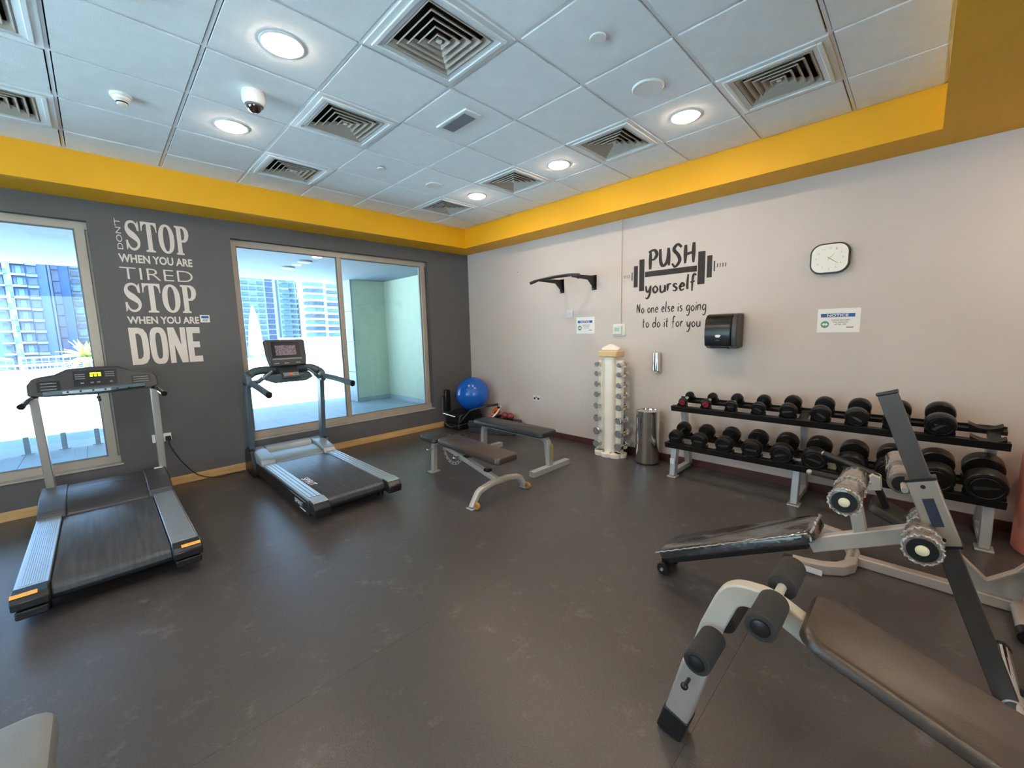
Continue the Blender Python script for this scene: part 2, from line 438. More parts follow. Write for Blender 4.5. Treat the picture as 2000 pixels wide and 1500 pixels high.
# windows
def window(i, x0, x1, z0, z1, mull):
    f = 0.062; yA, yB = 0.072, 0.16
    fr = MB()
    fr.box(x0, x1, yA, yB, z0, z0+f*1.15); fr.box(x0, x1, yA, yB, z1-f*1.1, z1)
    fr.box(x0, x0+f, yA, yB, z0+f, z1-f); fr.box(x1-f*1.4, x1-0.02, yA, yB, z0+f, z1-f)
    fr.box(x1-0.02, x1, yA+0.02, yB, z0+f, z1-f)
    o = struct(obj('window_%d' % i, fr, 'window_frame', bevel=0.003))
    edges = [x0+f] + [v for m in mull for v in (m-0.027, m+0.027)] + [x1-f*1.4]
    for m in mull: obj('mullion', MB().box(m-0.027, m+0.027, yA+0.004, yB, z0+f, z1-f), 'window_frame', o, bevel=0.003)
    for a, b in zip(edges[0::2], edges[1::2]):
        bd = MB(); g = 0.012      # dark rubber gasket round each pane
        for (p, q, r, s_) in ((a, b, z0+f*1.15, z0+f*1.15+g), (a, b, z1-f*1.1-g, z1-f*1.1), (a, a+g, z0+f*1.15+g, z1-f*1.1-g), (b-g, b, z0+f*1.15+g, z1-f*1.1-g)):
            bd.box(p, q, 0.106, 0.114, r, s_)
        obj('gasket', bd, 'grey_plastic', o, sm=False)
        obj('pane', MB().box(a, b, 0.1095, 0.1105, z0+f*1.15, z1-f*1.1), 'window_glass', o, sm=False)
    obj('window_sill', MB().box(x0-0.005, x1+0.012, -0.012, 0.072, z0-0.014, z0+0.004), 'sill', o, bevel=0.003)
window(1, *WIN[0], (-5.80,))
window(2, *WIN[1], (-2.152,))
w3 = MB(); w3.box(XL-0.13, XL-0.05, -5.1, -0.9, 0.335, 0.40); w3.box(XL-0.13, XL-0.05, -5.1, -0.9, 2.57, 2.635); w3.box(XL-0.13, XL-0.05, -5.1, -5.04, 0.40, 2.57); w3.box(XL-0.13, XL-0.05, -0.96, -0.9, 0.40, 2.57)  # unseen side window, added so outside light reaches the ceiling
w3 = struct(obj('window_3', w3, 'window_frame'))
obj('mullion', MB().box(XL-0.13, XL-0.05, -3.03, -2.97, 0.40, 2.57), 'window_frame', w3)
for a, b in ((-5.04, -3.03), (-2.97, -0.96)): obj('pane', MB().box(XL-0.0915, XL-0.0905, a, b, 0.40, 2.57), 'window_glass', w3, sm=False)

# ceiling: grid, tiles, yellow bulkhead
gx = [0.6*i - 3.366 for i in range(-9, 6)]
gy = [0.6*j - 3.249 for j in range(-3, 5)]
XG0 = gx[0]
yl = [YE] + [g for g in gy if YE < g < YF] + [YF]
xl = [g for g in gx if g < XF - 0.03] + [XF]
ceil = struct(obj('ceiling', MB().box(XL-0.2, 0.25, YB-0.2, TW, 3.22, 3.30), 'plenum', sm=False))
rails = MB()
for x in xl[:-1]: rails.box(x-0.009, x+0.009, YE, YF, H, H+0.02)
rails2 = MB()
for x, x2 in zip(xl[:-1], xl[1:]):
    pass
for y in yl[1:-1]: rails.box(XG0, XF, y-0.009, y+0.009, H+0.0003, H+0.02)
rails.box(XF-0.02, XF, YE, YF, H+0.0006, H+0.02); rails.box(XG0, XF, YF-0.02, YF, H+0.0006, H+0.02); rails.box(XG0, XF, YE, YE+0.02, H+0.0006, H+0.02)
obj('grid_rail', rails, 'grid_white', ceil, sm=False)
def cell(xc, yc):
    i = min(range(len(xl)-1), key=lambda q: abs((xl[q]+xl[q+1])/2 - xc)); j = min(range(len(yl)-1), key=lambda q: abs((yl[q]+yl[q+1])/2 - yc)); return i, j
VENTS = [(-3.066, -3.549), (-3.066, -2.349), (-3.066, -1.149), (-1.266, -3.549), (-1.266, -2.349), (-1.266, -1.149), (-1.266, -4.749), (-3.066, -4.749),
         (-4.866, -1.149), (-4.866, -2.349), (-4.866, -3.549), (-6.666, -1.749), (-6.666, -3.549)]
vcells = {cell(*v) for v in VENTS}
tile_me = {}
coff = root_loc(ceil)
for i in range(len(xl)-1):
    for j in range(len(yl)-1):
        if (i, j) in vcells: continue
        x0, x1, y0, y1 = xl[i], xl[i+1], yl[j], yl[j+1]
        w, d = round(x1-x0-0.030, 3), round(y1-y0-0.030, 3)
        if (w, d) not in tile_me: tile_me[(w, d)] = mesh_of('ceiling_tile', MB().box(-w/2, w/2, -d/2, d/2, 0, 0.014), 'ceiling_tile', False)
        o = D.objects.new('ceiling_tile', tile_me[(w, d)]); COL.objects.link(o); o.parent = ceil
        o.location = Vector(((x0+x1)/2, (y0+y1)/2, H - 0.006)) - coff
# bulkhead
bk = MB()
bk.box(XF, 0.0, YE, 0.0, ZB, 3.22); bk.box(XG0, XF, YF, 0.0, ZB, 3.22)
bk.box(XL, 0.0, YE-1.6, YE, ZB, 3.22)
bk.box(XL, XG0, YE, 0.0, ZB, 3.22)
struct(obj('trim_1', bk, 'yellow', sm=False))
struct(obj('trim_2', MB().box(XL, 0.0, YB, YE-1.6, ZB, 3.22), 'ceiling_tile', sm=False))
struct(obj('trim_3', MB().box(XG0, XF, YF-0.009, YF-0.0005, H-0.004, H-0.0005), 'grid_white', sm=False))

# ------------------------------------------------------------------ ceiling things
def make_vent():
    t = thing('ceiling_vent', 'x', 'vent')
    fr = MB(); o, i = 0.292, 0.205
    for a, b, c, d in ((-o, o, -o, -i), (-o, o, i, o), (-o, -i, -i, i), (i, o, -i, i)): fr.box(a, b, c, d, 0.0, 0.012)
    obj('frame', fr, 'vent_white', t, sm=False)
    rim = MB(); o, i = 0.262, 0.236
    for a, b, c, d in ((-o, o, -o, -i), (-o, o, i, o), (-o, -i, -i, i), (i, o, -i, i)): rim.box(a, b, c, d, -0.010, 0.0)
    obj('rim', rim, 'vent_white', t, bevel=0.004)
    obj('backing', MB().box(-0.21, 0.21, -0.21, 0.21, 0.085, 0.09), 'plenum', t, sm=False)
    box = MB(); o, i = 0.21, 0.205
    for a, b, c, d in ((-o, o, -o, -i), (-o, o, i, o), (-o, -i, -i, i), (i, o, -i, i)): box.box(a, b, c, d, 0.0, 0.085)
    obj('duct_box', box, 'plenum', t, sm=False)
    for k in range(5):      # square louvre rings, each flaring outwards
        a = 0.205 - k*0.040; b = a - 0.040; th = 0.003
        mb = MB()
        vs = []
        for (s, z) in ((a-0.0045, -0.004), (a-0.0, 0.000), (b+0.0165, 0.030), (b+0.013, 0.028)):
            vs += [(-s, -s, z), (s, -s, z), (s, s, z), (-s, s, z)]
        fs = []
        for q in range(4):
            r = (q+1) % 4
            fs += [(q, r, 4+r, 4+q), (4+q, 4+r, 8+r, 8+q), (8+q, 8+r, 12+r, 12+q), (12+q, 12+r, r, q)]
        mb.add(vs, fs); obj('louvre', mb, 'vent_blade', t, sm=False)
    obj('centre_plate', MB().box(-0.012, 0.012, -0.012, 0.012, 0.0, 0.02), 'vent_white', t, sm=False)
    return t
VL = ['largest louvred ceiling vent, at the top of the photo right of the brightest lamp',
      'square louvred ceiling vent just right of the dark dome camera',
      'square louvred vent nearest the yellow bulkhead above the two-pane window',
      'square louvred ceiling vent between the round speaker and the yellow side bulkhead',
      'square louvred ceiling vent between the two far round lamps near the side bulkhead',
      'smallest louvred ceiling vent, in the far corner beside the last round lamp',
      'louvred ceiling vent at the right end, between a lit lamp and the bulkhead corner',
      'louvred ceiling vent above the camera position, out of the photo',
      'louvred ceiling vent cut by the left photo edge, above the yellow bulkhead',
      'louvred ceiling vent in the top left corner of the photo, mostly cut off',
      'louvred ceiling vent beyond the left edge of the photo', 'louvred ceiling vent over the left part of the room, far side', 'louvred ceiling vent over the left part of the room, near side']
v0 = make_vent()
for q, (x, y) in enumerate(VENTS):
    if q == 0: v0.location = (x, y, H-0.010); v0['label'] = VL[0]; v0['group'] = 'louvred ceiling vents'
    else: dup(v0, (x, y, H-0.010), VL[q], 'louvred ceiling vents')

def make_lamp():
    t = thing('downlight', 'x', 'ceiling light')
    obj('ring', MB().lathe([(0.095, 0.0), (0.108, 0.0005), (0.112, 0.003), (0.112, 0.0055), (0.1, 0.0055)], n=36), 'white_plastic', t)
    obj('diffuser', MB().lathe([(0.003, -0.012), (0.06, -0.011), (0.085, -0.007), (0.098, 0.002), (0.003, 0.002)], n=36), 'lamp_glow', t)
    return t
LAMPS = [(-3.666, -2.949, 'brightest and nearest round ceiling lamp, above the dome camera'),
         (-3.666, -1.749, 'round ceiling lamp below the dome camera, over the window wall side'),
         (-1.266, -4.149, 'round ceiling lamp beside the speaker, right of the others'),
         (-1.266, -2.949, 'middle round lamp of the row along the side bulkhead'),
         (-1.266, -1.749, 'smallest round ceiling lamp, nearest the far corner'),
         (-3.666, -4.149, 'round ceiling lamp above the camera position'), 
         (-6.066, -1.749, 'unseen round lamp added as fill in the left part of the room, window side'), (-6.066, -2.949, 'unseen round lamp added as fill in the left part of the room, middle'),  # the lamps in the left part are unseen, added as fill light
         (-6.066, -4.149, 'unseen round lamp added as fill in the left part of the room, near side')]
l0 = make_lamp()
for q, (x, y, lb) in enumerate(LAMPS):
    if q == 0: l0.location = (x, y, H-0.012); l0['label'] = lb; l0['group'] = 'round ceiling lamps'
    else: dup(l0, (x, y, H-0.012), lb, 'round ceiling lamps')
for q, (x, y) in enumerate([(-0.85, -6.5), (-4.2, -6.6), (-6.8, -6.6), (-1.6, -8.2), (-4.2, -8.2), (-6.8, -8.2)]):  # all after the first are unseen lamps added as fill light
    dup(l0, (x, y, ZB-0.006), ['round lamp on the low ceiling behind the camera, %s' % s for s in ('right front', 'added unseen fill, middle front', 'added unseen fill, left front', 'added unseen fill, right rear', 'added unseen fill, middle rear', 'added unseen fill, left rear')][q], 'round ceiling lamps')

# dome camera
t = thing('dome_camera', 'white dome security camera with dark lens ball hanging under the ceiling', 'camera', (-3.666, -2.349, H-0.006))
p = Vector((-3.666, -2.349, H-0.006))
obj('housing', MB().lathe([(0.062, 0), (0.066, -0.02), (0.066, -0.055), (0.058, -0.075), (0.048, -0.085)], p, n=32), 'white_plastic', t)
obj('dome', MB().sphere(p + Vector((0, 0, -0.078)), 0.046, sc=(1, 1, 1.05)), 'dome_dark', t)
obj('lens_cover', MB().lathe([(0.052, -0.07), (0.054, -0.085), (0.047, -0.09)], p, n=32, caps=False), 'grey_plastic', t)
# smoke detectors
def detector(x, y, lb):
    t = thing('smoke_detector', lb, 'smoke detector', (x, y, H-0.006)); p = Vector((x, y, H-0.006))
    obj('base', MB().lathe([(0.055, 0), (0.055, -0.014), (0.05, -0.018)], p, n=28), 'white_plastic', t)
    obj('head', MB().lathe([(0.046, -0.018), (0.044, -0.032), (0.030, -0.040), (0.028, -0.056), (0.022, -0.060)], p, n=28), 'cream', t)
    obj('vent_slot', MB().lathe([(0.0305, -0.044), (0.0305, -0.052)], p, n=28), 'black_plastic', t)
detector(-4.266, -1.749, 'cream smoke detector with stepped body left of the dome camera')
detector(-4.266, -2.93, 'cream smoke detector cut by the top edge of the photo')
# round speakers
for x, y, r, lb in ((-1.826, -4.129, 0.10, 'large white round ceiling speaker right of the round sprinkler cover'), (-1.84, -1.72, 0.085, 'small grey round ceiling speaker near the far corner')):
    t = thing('ceiling_speaker', lb, 'speaker', (x, y, H-0.006), 'round ceiling speakers'); p = Vector((x, y, H-0.006))
    obj('rim', MB().lathe([(r, 0), (r, -0.006), (r*0.94, -0.012), (r*0.78, -0.010)], p, n=36), 'white_plastic', t)
    obj('grille', MB().lathe([(0.002, -0.009), (r*0.77, -0.008), (r*0.77, -0.004), (0.002, -0.004)], p, n=36), 'grille_grey', t)
for x, y, r, lb in ((-2.472, -4.166, 0.045, 'white round sprinkler cover plate at the top, right of the largest vent'), (-2.476, -1.774, 0.035, 'small white round sprinkler cover plate below the square vents, far side')):
    t = thing('sprinkler_cover', lb, 'sprinkler cover', (x, y, H-0.006), 'sprinkler covers'); p = Vector((x, y, H-0.006))
    obj('disc', MB().lathe([(r, -0.008), (r, -0.014), (r*0.92, -0.017)], p, n=32), 'white_plastic', t)
    obj('neck', MB().lathe([(r*0.7, 0.0), (r*0.7, -0.008)], p, n=24), 'grey_plastic', t)
# rectangular emergency lamp
t = thing('emergency_light', 'white rectangular emergency light with clear lens on the ceiling', 'emergency light', (-2.47, -2.95, H))
obj('body', MB().box(-2.545, -2.395, -3.13, -2.77, H-0.018, H), 'white_plastic', t, bevel=0.006)
obj('lens', MB().box(-2.525, -2.415, -3.085, -2.815, H-0.024, H-0.018), 'grey_plastic', t, bevel=0.003)

# ------------------------------------------------------------------ outside
ter = struct(obj('trim_4', MB().box(-40, 40, TW, 3.12, -0.3, -0.012), 'terrace_tile', sm=False))
ter['label'] = 'pale tiled terrace beside the windows'
for i in range(-12, 6):
    for j in range(5):
        obj('terrace_slab', MB().box(i*0.6+0.003, i*0.6+0.597, TW+j*0.58+0.003, TW+(j+1)*0.58, -0.012, 0.0), 'terrace_tile', ter, sm=False)
struct(obj('trim_5', MB().box(-40, 60, 3.12, 30, -0.3, 0.0), 'terrace_tile', sm=False))['label'] = 'sunlit open terrace'
struct(obj('trim_10', MB().box(-40, XL-0.2, -30, TW, -0.3, 0.0), 'terrace_tile', sm=False))['label'] = 'added unseen terrace bouncing sun in at the left side of the room'  # added ground that throws sunlight up through the left fill window
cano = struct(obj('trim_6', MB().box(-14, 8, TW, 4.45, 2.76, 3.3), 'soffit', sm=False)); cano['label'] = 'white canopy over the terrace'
struct(obj('trim_7', MB().box(0.36, 0.6, TW, 4.4, 0, 2.76), 'niche', sm=False))['label'] = 'pale side wall of the terrace niche'
nb = struct(obj('trim_8', MB().box(-0.42, 0.36, 3.57, 4.1, 0, 2.76), 'niche', sm=False)); nb['label'] = 'pale green wall beyond the right pane'
obj('skirting', MB().box(-0.42, 0.36, 3.558, 3.57, 0, 0.1), 'terrace_tile', nb, sm=False)
obj('side_skirting', MB().box(0.348, 0.36, TW, 3.558, 0, 0.1), 'terrace_tile', nb, sm=False)
for k in range(4): obj('stone_panel', MB().box(-0.46, -0.42, 3.57, 4.12, 0.01+k*0.69, 0.69+k*0.69), 'stone', nb, sm=False)
for x, y in ((-2.02, 2.55), (-2.0, 1.75)):
    t = thing('terrace_downlight', 'white disc lamp under the terrace canopy, %s' % ('farther one' if y > 2 else 'nearer the glass'), 'ceiling light', (x, y, 2.76), 'terrace canopy lamps'); p = Vector((x, y, 2.76))
    obj('rim', MB().lathe([(0.11, 0), (0.11, -0.02), (0.09, -0.024)], p), 'fac_white', t); obj('diffuser', MB().lathe([(0.002, -0.03), (0.085, -0.028), (0.085, -0.02), (0.002, -0.02)], p), 'canvas_white', t)
for q, x in enumerate((-5.38, -5.03, -4.69)):
    t = thing('balustrade_post', 'short grey metal stub post on the terrace, %s of three' % ('leftmost', 'middle', 'rightmost')[q], 'post', (x, 3.18, 0), 'stub posts on the terrace')
    obj('stub', MB().box(x-0.028, x+0.028, 3.15, 3.21, 0.004, 0.235), 'stub', t, bevel=0.003)
    obj('foot_plate', MB().box(x-0.06, x+0.06, 3.13, 3.23, 0, 0.008), 'stub', t)
g = tag(obj('glass_balustrade', MB().box(-6.6, -3.6, 3.176, 3.184, 0.10, 1.02), 'window_glass', sm=False), 'clear glass balustrade pane held by the stub posts', 'balustrade')

# white mesh fence at the far terrace edge
def mesh_fence(name, lb, pts, h, dz=0.18, dx=0.2):
    t = thing(name, lb, 'fence', pts[0])
    P = [Vector(p) for p in pts]
    for a, b in zip(P[:-1], P[1:]):
        L = (b-a).length; n = max(1, int(L/dx)); d = (b-a)
        mb = MB()
        for k in range(n+1):
            q = a + d*(k/n); mb.cyl(q, q+Vector((0, 0, h)), 0.012, n=5, caps=False)
        for k in range(int(h/dz)+1): mb.cyl(a+Vector((0, 0, k*dz)), b+Vector((0, 0, k*dz)), 0.012, n=5, caps=False)
        obj('mesh_panel', mb, 'rail_white', t, sm=False)
        obj('top_rail', MB().cyl(a+Vector((0, 0, h)), b+Vector((0, 0, h)), 0.035, n=8), 'rail_white', t)
mesh_fence('mesh_fence', 'white wire mesh fence in front of the blue towers', [(-12.0, 20, -0.1), (-8.2, 20, -0.1), (-6.3, 20, -0.1), (-3.2, 20, 0.05)], 0.72)
mesh_fence('stair_railing', 'raised sloping white mesh railing seen above the fence', [(-9.6, 20.4, 0.75), (-7.0, 20.4, 0.25)], 0.62)
mesh_fence('stair_railing', 'second sloping white mesh railing, nearer the palm', [(-6.9, 20.8, 0.0), (-4.6, 20.8, 0.0)], 0.9)
struct(obj('trim_9', MB().box(2.2, 40, 18, 18.4, 0, 1.47), 'fac_white', sm=False))['label'] = 'white terrace parapet'

# palm
t = thing('yucca_palm', 'pale green spiky palm outside the left window', 'plant', (-4.80, 11.0, 0))
tc = Vector((-4.80, 11.0, 0.0))
obj('planter', MB().lathe([(0.22, 0), (0.3, 0.32), (0.31, 0.35), (0.27, 0.35), (0.26, 0.3)], tc), 'fac_white', t)
obj('trunk', MB().cyl(tc+Vector((0, 0, 0.2)), tc+Vector((0, 0, 0.95)), 0.09, 0.07, 10), 'trunk', t)
for k in range(64):
    az = random.uniform(0, 2*PI); el = random.uniform(-0.35, 1.3); L = random.uniform(0.45, 0.75); c0 = tc + Vector((0, 0, 1.1))
    d = Vector((math.cos(az)*math.cos(el), math.sin(az)*math.cos(el), math.sin(el))); sd = d.cross(Vector((0, 0, 1))).normalized()
    mb = MB(); pts = [c0 + d*L*s + Vector((0, 0, -0.25*L*s*s)) for s in (0, 0.35, 0.7, 1.0)]; ws = (0.02, 0.045, 0.03, 0.002); nn = sd.cross(d)
    vs = []
    for pnt, w_ in zip(pts, ws): vs += [pnt - sd*w_, pnt + nn*0.012, pnt + sd*w_]
    fs = []
    for a in range(3): fs += [(a*3, a*3+1, a*3+4, a*3+3), (a*3+1, a*3+2, a*3+5, a*3+4)]
    mb.add(vs, fs); obj('leaf', mb, 'leaf' if k % 3 else 'leaf_pale', t, sm=False)
# closed parasol
t = thing('closed_parasol', 'closed white parasol standing outside the window with two panes', 'parasol', (0.0, 12.6, 0)); c = Vector((-0.15, 13.0, 0)); t.location = c
obj('pole', MB().cyl(c, c+Vector((0, 0, 2.75)), 0.03), 'fac_white', t)
obj('canopy', MB().lathe([(0.05, 0.75), (0.27, 0.9), (0.24, 1.3), (0.2, 1.8), (0.14, 2.3), (0.05, 2.65)], c, n=11), 'canvas_white', t)
obj('base', MB().lathe([(0.3, 0), (0.3, 0.06), (0.06, 0.09)], c), 'grey_plastic', t)

# towers
win_cache = {}
def panel(parent, name, x0, x1, z0, z1, y, mname, depth=0.3):
    key = (round(x1-x0, 2), round(z1-z0, 2), mname)
    if key not in win_cache:
        w, h = (x1-x0)/2, (z1-z0)/2
        win_cache[key] = mesh_of(name, MB().box(-w, w, -depth, 0, -h, h), mname, False)
    o = D.objects.new(name, win_cache[key]); COL.objects.link(o); o.parent = parent
    o.location = Vector(((x0+x1)/2, y, (z0+z1)/2)) - parent.location
def tower(name, lb, x0, x1, y, depth, z0, z1, mname):
    t = thing(name, lb, 'building', ((x0+x1)/2, y+depth/2, z0))
    obj('facade', MB().box(x0, x1, y, y+depth, z0, z1), mname, t, sm=False)
    return t
D1 = 150.0
A = tower('residential_tower', 'haze-blue tower with bay windows and green panel stripe, left of the palm', -34.0, -11.6, D1, 20, -30, 48, 'fac_haze_blue')
z = -9.4
for k in range(19):
    zz = z + k*2.72
    panel(A, 'window', -15.3, -13.0+0.0, zz+0.35, zz+1.9, D1, 'glass_dark') if False else None
    panel(A, 'window', -19.9, -18.7, zz+0.35, zz+2.0, D1-0.1, 'glass_dark')
    panel(A, 'window', -17.0, -16.55, zz+0.35, zz+2.0, D1-0.1, 'glass_deep'); panel(A, 'window', -16.5, -15.6, zz+0.35, zz+2.0, D1-0.1, 'glass_teal'); panel(A, 'window', -15.55, -15.1, zz+0.35, zz+2.0, D1-0.1, 'glass_deep')
    panel(A, 'window', -14.7, -13.3, zz+0.3, zz+1.9, D1-0.1, 'glass_dark')
    panel(A, 'balcony_slab', -17.3, -15.0, zz-0.25, zz+0.25, D1-0.35, 'fac_pale', 0.6); panel(A, 'balcony_slab', -20.4, -18.4, zz-0.25, zz+0.2, D1-0.35, 'fac_pale', 0.6)
    panel(A, 'balcony_slab', -14.9, -13.1, zz-0.4, zz+0.2, D1-0.15, 'fac_pale', 0.3)
    panel(A, 'cladding_panel', -18.5, -17.9, zz, zz+1.3, D1-0.15, ('panel_green', 'glass_teal', 'fac_white')[k % 3]); panel(A, 'cladding_panel', -17.9, -17.3, zz+1.32, zz+2.65, D1-0.15, ('fac_white', 'panel_green', 'fac_pale')[k % 3])
    panel(A, 'cladding_panel', -17.9, -17.3, zz, zz+1.3, D1-0.15, ('fac_pale', 'panel_green', 'glass_teal')[k % 3]); panel(A, 'cladding_panel', -18.5, -17.9, zz+1.32, zz+2.65, D1-0.15, ('panel_green', 'fac_white', 'fac_pale')[k % 3])
B_ = tower('office_tower', 'plain haze-blue tower with one dark glass strip, between two windowed towers', -11.55, -7.95, D1+4, 20, -30, 46, 'fac_haze_blue2')
for k in range(17): panel(B_, 'glass_strip', -10.9, -9.7, -12+k*2.9, -9.3+k*2.9, D1+3.9, 'glass_deep')
panel(B_, 'fin', -11.5, -11.1, -30, 46, D1+3.8, 'fac_pale', 0.5)
C_ = tower('apartment_tower', 'pale tower with small grid windows behind the palm', -7.9, 6.0, D1+8, 20, -30, 44, 'fac_pale')
for k in range(18):
    for q in range(5):
        x = -7.6 + q*1.75
        panel(C_, 'window', x, x+1.45, -11+k*2.0, -9.7+k*2.0, D1+7.9, ('glass_dark', 'glass_teal', 'glass_deep')[(k+q) % 3])
D2 = 230.0
E_ = tower('hotel_tower', 'white tower with rows of small blue windows, left in the two-pane window', 30.0, 57.6, D2, 20, -30, 50, 'fac_pale')
for k in range(13):
    for q in range(7):
        x = 34.0 + q*3.35
        panel(E_, 'window', x, x+2.7, -2.4+k*2.72, -0.9+k*2.72, D2-0.1, ('glass_dark', 'glass_teal')[(q*k) % 2])
F_ = tower('glass_tower', 'blue glazed tower strip between white towers', 57.7, 64.2, D2+6, 20, -30, 46, 'fac_white')
for k in range(13): panel(F_, 'window', 58.6, 62.6, -2.4+k*2.72, -0.3+k*2.72, D2+5.9, 'glass_deep')
G_ = tower('balcony_tower', 'pale tower with stacked narrow balconies, right of the blue glazed strip', 64.3, 73.0, D2+3, 20, -30, 44, 'fac_pale')
for k in range(13):
    panel(G_, 'window', 65.0, 69.5, -2.4+k*2.72, -1.0+k*2.72, D2+2.9, 'glass_teal'); panel(G_, 'balcony', 66.0, 72.6, -0.9+k*2.72, -0.1+k*2.72, D2+1.6, 'glass_dark', 1.2); panel(G_, 'window', 70.0, 72.4, -2.4+k*2.72, -1.0+k*2.72, D2+2.9, 'glass_deep')
I_ = tower('banded_tower', 'white tower with broad balcony bands beside the window mullion', 73.4, 112.0, D2-4, 20, -30, 44, 'fac_white')
for k in range(10):
    zz = 1.2 + k*3.3
    for x0_, x1_ in ((74.0, 77.5), (77.9, 84.2), (86.0, 92.0), (93.0, 99.0)): panel(I_, 'window', x0_, x1_, zz, zz+1.7, D2-4.1, ('glass_teal', 'glass_dark')[k % 2])
    panel(I_, 'balcony_slab', 73.4, 85.0, zz-1.1, zz-0.2, D2-5.0, 'fac_white', 1.2)

# ------------------------------------------------------------------ wall lettering, window wall
def glyph(ch, w, h):
    """condensed heavy sans for DONE and slab serif for STOP; returns list of polygons in box w x h"""
    P = lambda pts: [(x*w, y*h) for x, y in pts]
    def ell(cx, cy, rx, ry, pw=2.0, n=40):
        o = []
        for i in range(n):
            t = 2*PI*i/n; c, s = math.cos(t), math.sin(t)
            o.append((cx + rx*math.copysign(abs(c)**(2/pw), c), cy + ry*math.copysign(abs(s)**(2/pw), s)))
        return P(o)
    if ch == 'D2': return [P([(0, 0), (.52, 0), (.78, .04), (.95, .16), (1, .32), (1, .68), (.95, .84), (.78, .96), (.52, 1), (0, 1)]), P([(.34, .16), (.34, .84), (.5, .84), (.62, .78), (.66, .66), (.66, .34), (.62, .22), (.5, .16)])]
    if ch == 'O2': return [ell(.5, .5, .5, .51, 3.0), ell(.5, .5, .17, .36, 3.0)]
    if ch == 'N2': return [P([(0, 0), (.31, 0), (.31, .52), (.64, 0), (1, 0), (1, 1), (.69, 1), (.69, .5), (.36, 1), (0, 1)])]
    if ch == 'E2': return [P([(0, 0), (1, 0), (1, .17), (.42, .17), (.42, .42), (.88, .42), (.88, .59), (.42, .59), (.42, .83), (.98, .83), (.98, 1), (0, 1)])]
    if ch == 'T': return [P([(.2, 0), (.8, 0), (.8, .05), (.65, .08), (.65, .93), (.78, .92), (.9, .84), (.95, .68), (1, .68), (1, 1), (0, 1), (0, .68), (.05, .68), (.1, .84), (.22, .92), (.35, .93), (.35, .08), (.2, .05)])]
    if ch == 'O': return [ell(.5, .5, .5, .5, 2.2), ell(.5, .5, .2, .42, 2.2)]
    if ch == 'P': return [P([(0, 0), (.56, 0), (.56, .05), (.44, .08), (.44, .44), (.7, .45), (.9, .54), (1, .7), (.98, .84), (.86, .95), (.66, 1), (0, 1), (0, .95), (.12, .92), (.12, .08), (0, .05)]), P([(.44, .52), (.44, .93), (.58, .92), (.66, .84), (.68, .72), (.64, .58), (.56, .52)])]
    if ch == 'S':
        c = smooth([(.86, .73, 0), (.74, .90, 0), (.50, .955, 0), (.24, .89, 0), (.16, .73, 0), (.30, .59, 0), (.58, .48, 0), (.82, .34, 0), (.80, .16, 0), (.55, .05, 0), (.28, .09, 0), (.10, .27, 0)], 5)
        n = len(c); L = []; R = []
        for i, p in enumerate(c):
            tt = (c[min(i+1, n-1)] - c[max(i-1, 0)]).normalized(); nn = Vector((-tt.y, tt.x, 0)); s = i/(n-1)
            th = 0.045 + 0.095*math.exp(-((s-0.5)/0.17)**2)
            L.append((p.x + nn.x*th*1.25, p.y + nn.y*th*.85)); R.append((p.x - nn.x*th*1.25, p.y - nn.y*th*.85))
        return [P(L + R[::-1]), P([(.80, .68), (.94, .66), (.93, .99), (.84, .93)]), P([(.03, .01), (.13, .08), (.17, .34), (.03, .34)])]
def word_custom(chs, widths, gap, h):
    out = MB(); x = 0
    for ch, w in zip(chs, widths):
        ps = glyph(ch, w, h)
        groups = [ps] if ch != 'S' else [[q] for q in ps]
        for k, gset in enumerate(groups):
            m = shape_mb([[(a+x, b) for a, b in q] for q in gset], 0.0); m.v = [(v[0], v[1], 0.0006 + 0.0001*k) for v in m.v]; out.add(m.v, m.f)
        x += w + gap
    return out
wt = thing('wall_lettering', 'off-white wall lettering about not stopping when tired, on the dark wall between the windows', 'wall decal', (-4.03, 0, 1.29))
def wpart(mb, x, z, lbl, material='paint_white'):
    mb.xf(LW(x, z, 0.001)); obj('word', mb, material, wt, sm=False, label=lbl)
def wbox(chs, x0, x1, z0, z1, rel):
    tot = sum(rel) + 0.07*(len(rel)-1); s = (x1-x0)/tot
    return word_custom(chs, [r*s for r in rel], 0.07*s, z1-z0)
wpart(wbox(['S', 'T', 'O', 'P'], -4.245, -3.752, 2.405, 2.692, [.9, .95, 1.0, .9]), -4.245, 2.405, 'large serif word STOP, upper')
wpart(text_mb('WHEN YOU ARE', 0.565, 0.080, 0.032), -4.312, 2.288, 'words WHEN YOU ARE, upper')
wpart(text_mb('TIRED', 0.56, 0.112, -0.012), -4.317, 2.130, 'wide thin word TIRED')
wpart(wbox(['S', 'T', 'O', 'P'], -4.312, -3.745, 1.810, 2.097, [.9, .95, 1.0, .9]), -4.312, 1.810, 'large serif word STOP, lower')
wpart(text_mb('WHEN YOU ARE', 0.565, 0.074, 0.032), -4.312, 1.697, 'words WHEN YOU ARE, lower')
wpart(wbox(['D2', 'O2', 'N2', 'E2'], -4.316, -3.750, 1.293, 1.660, [1, 1, 1.05, .85]), -4.316, 1.293, 'heavy word DONE')
dm = text_mb("DON'T", 0.285, 0.042, 0.0)
dm.xf(Matrix.Rotation(PI/2, 4, 'Z')); wpart(dm, -4.268, 2.408, 'small upright word reading upwards')

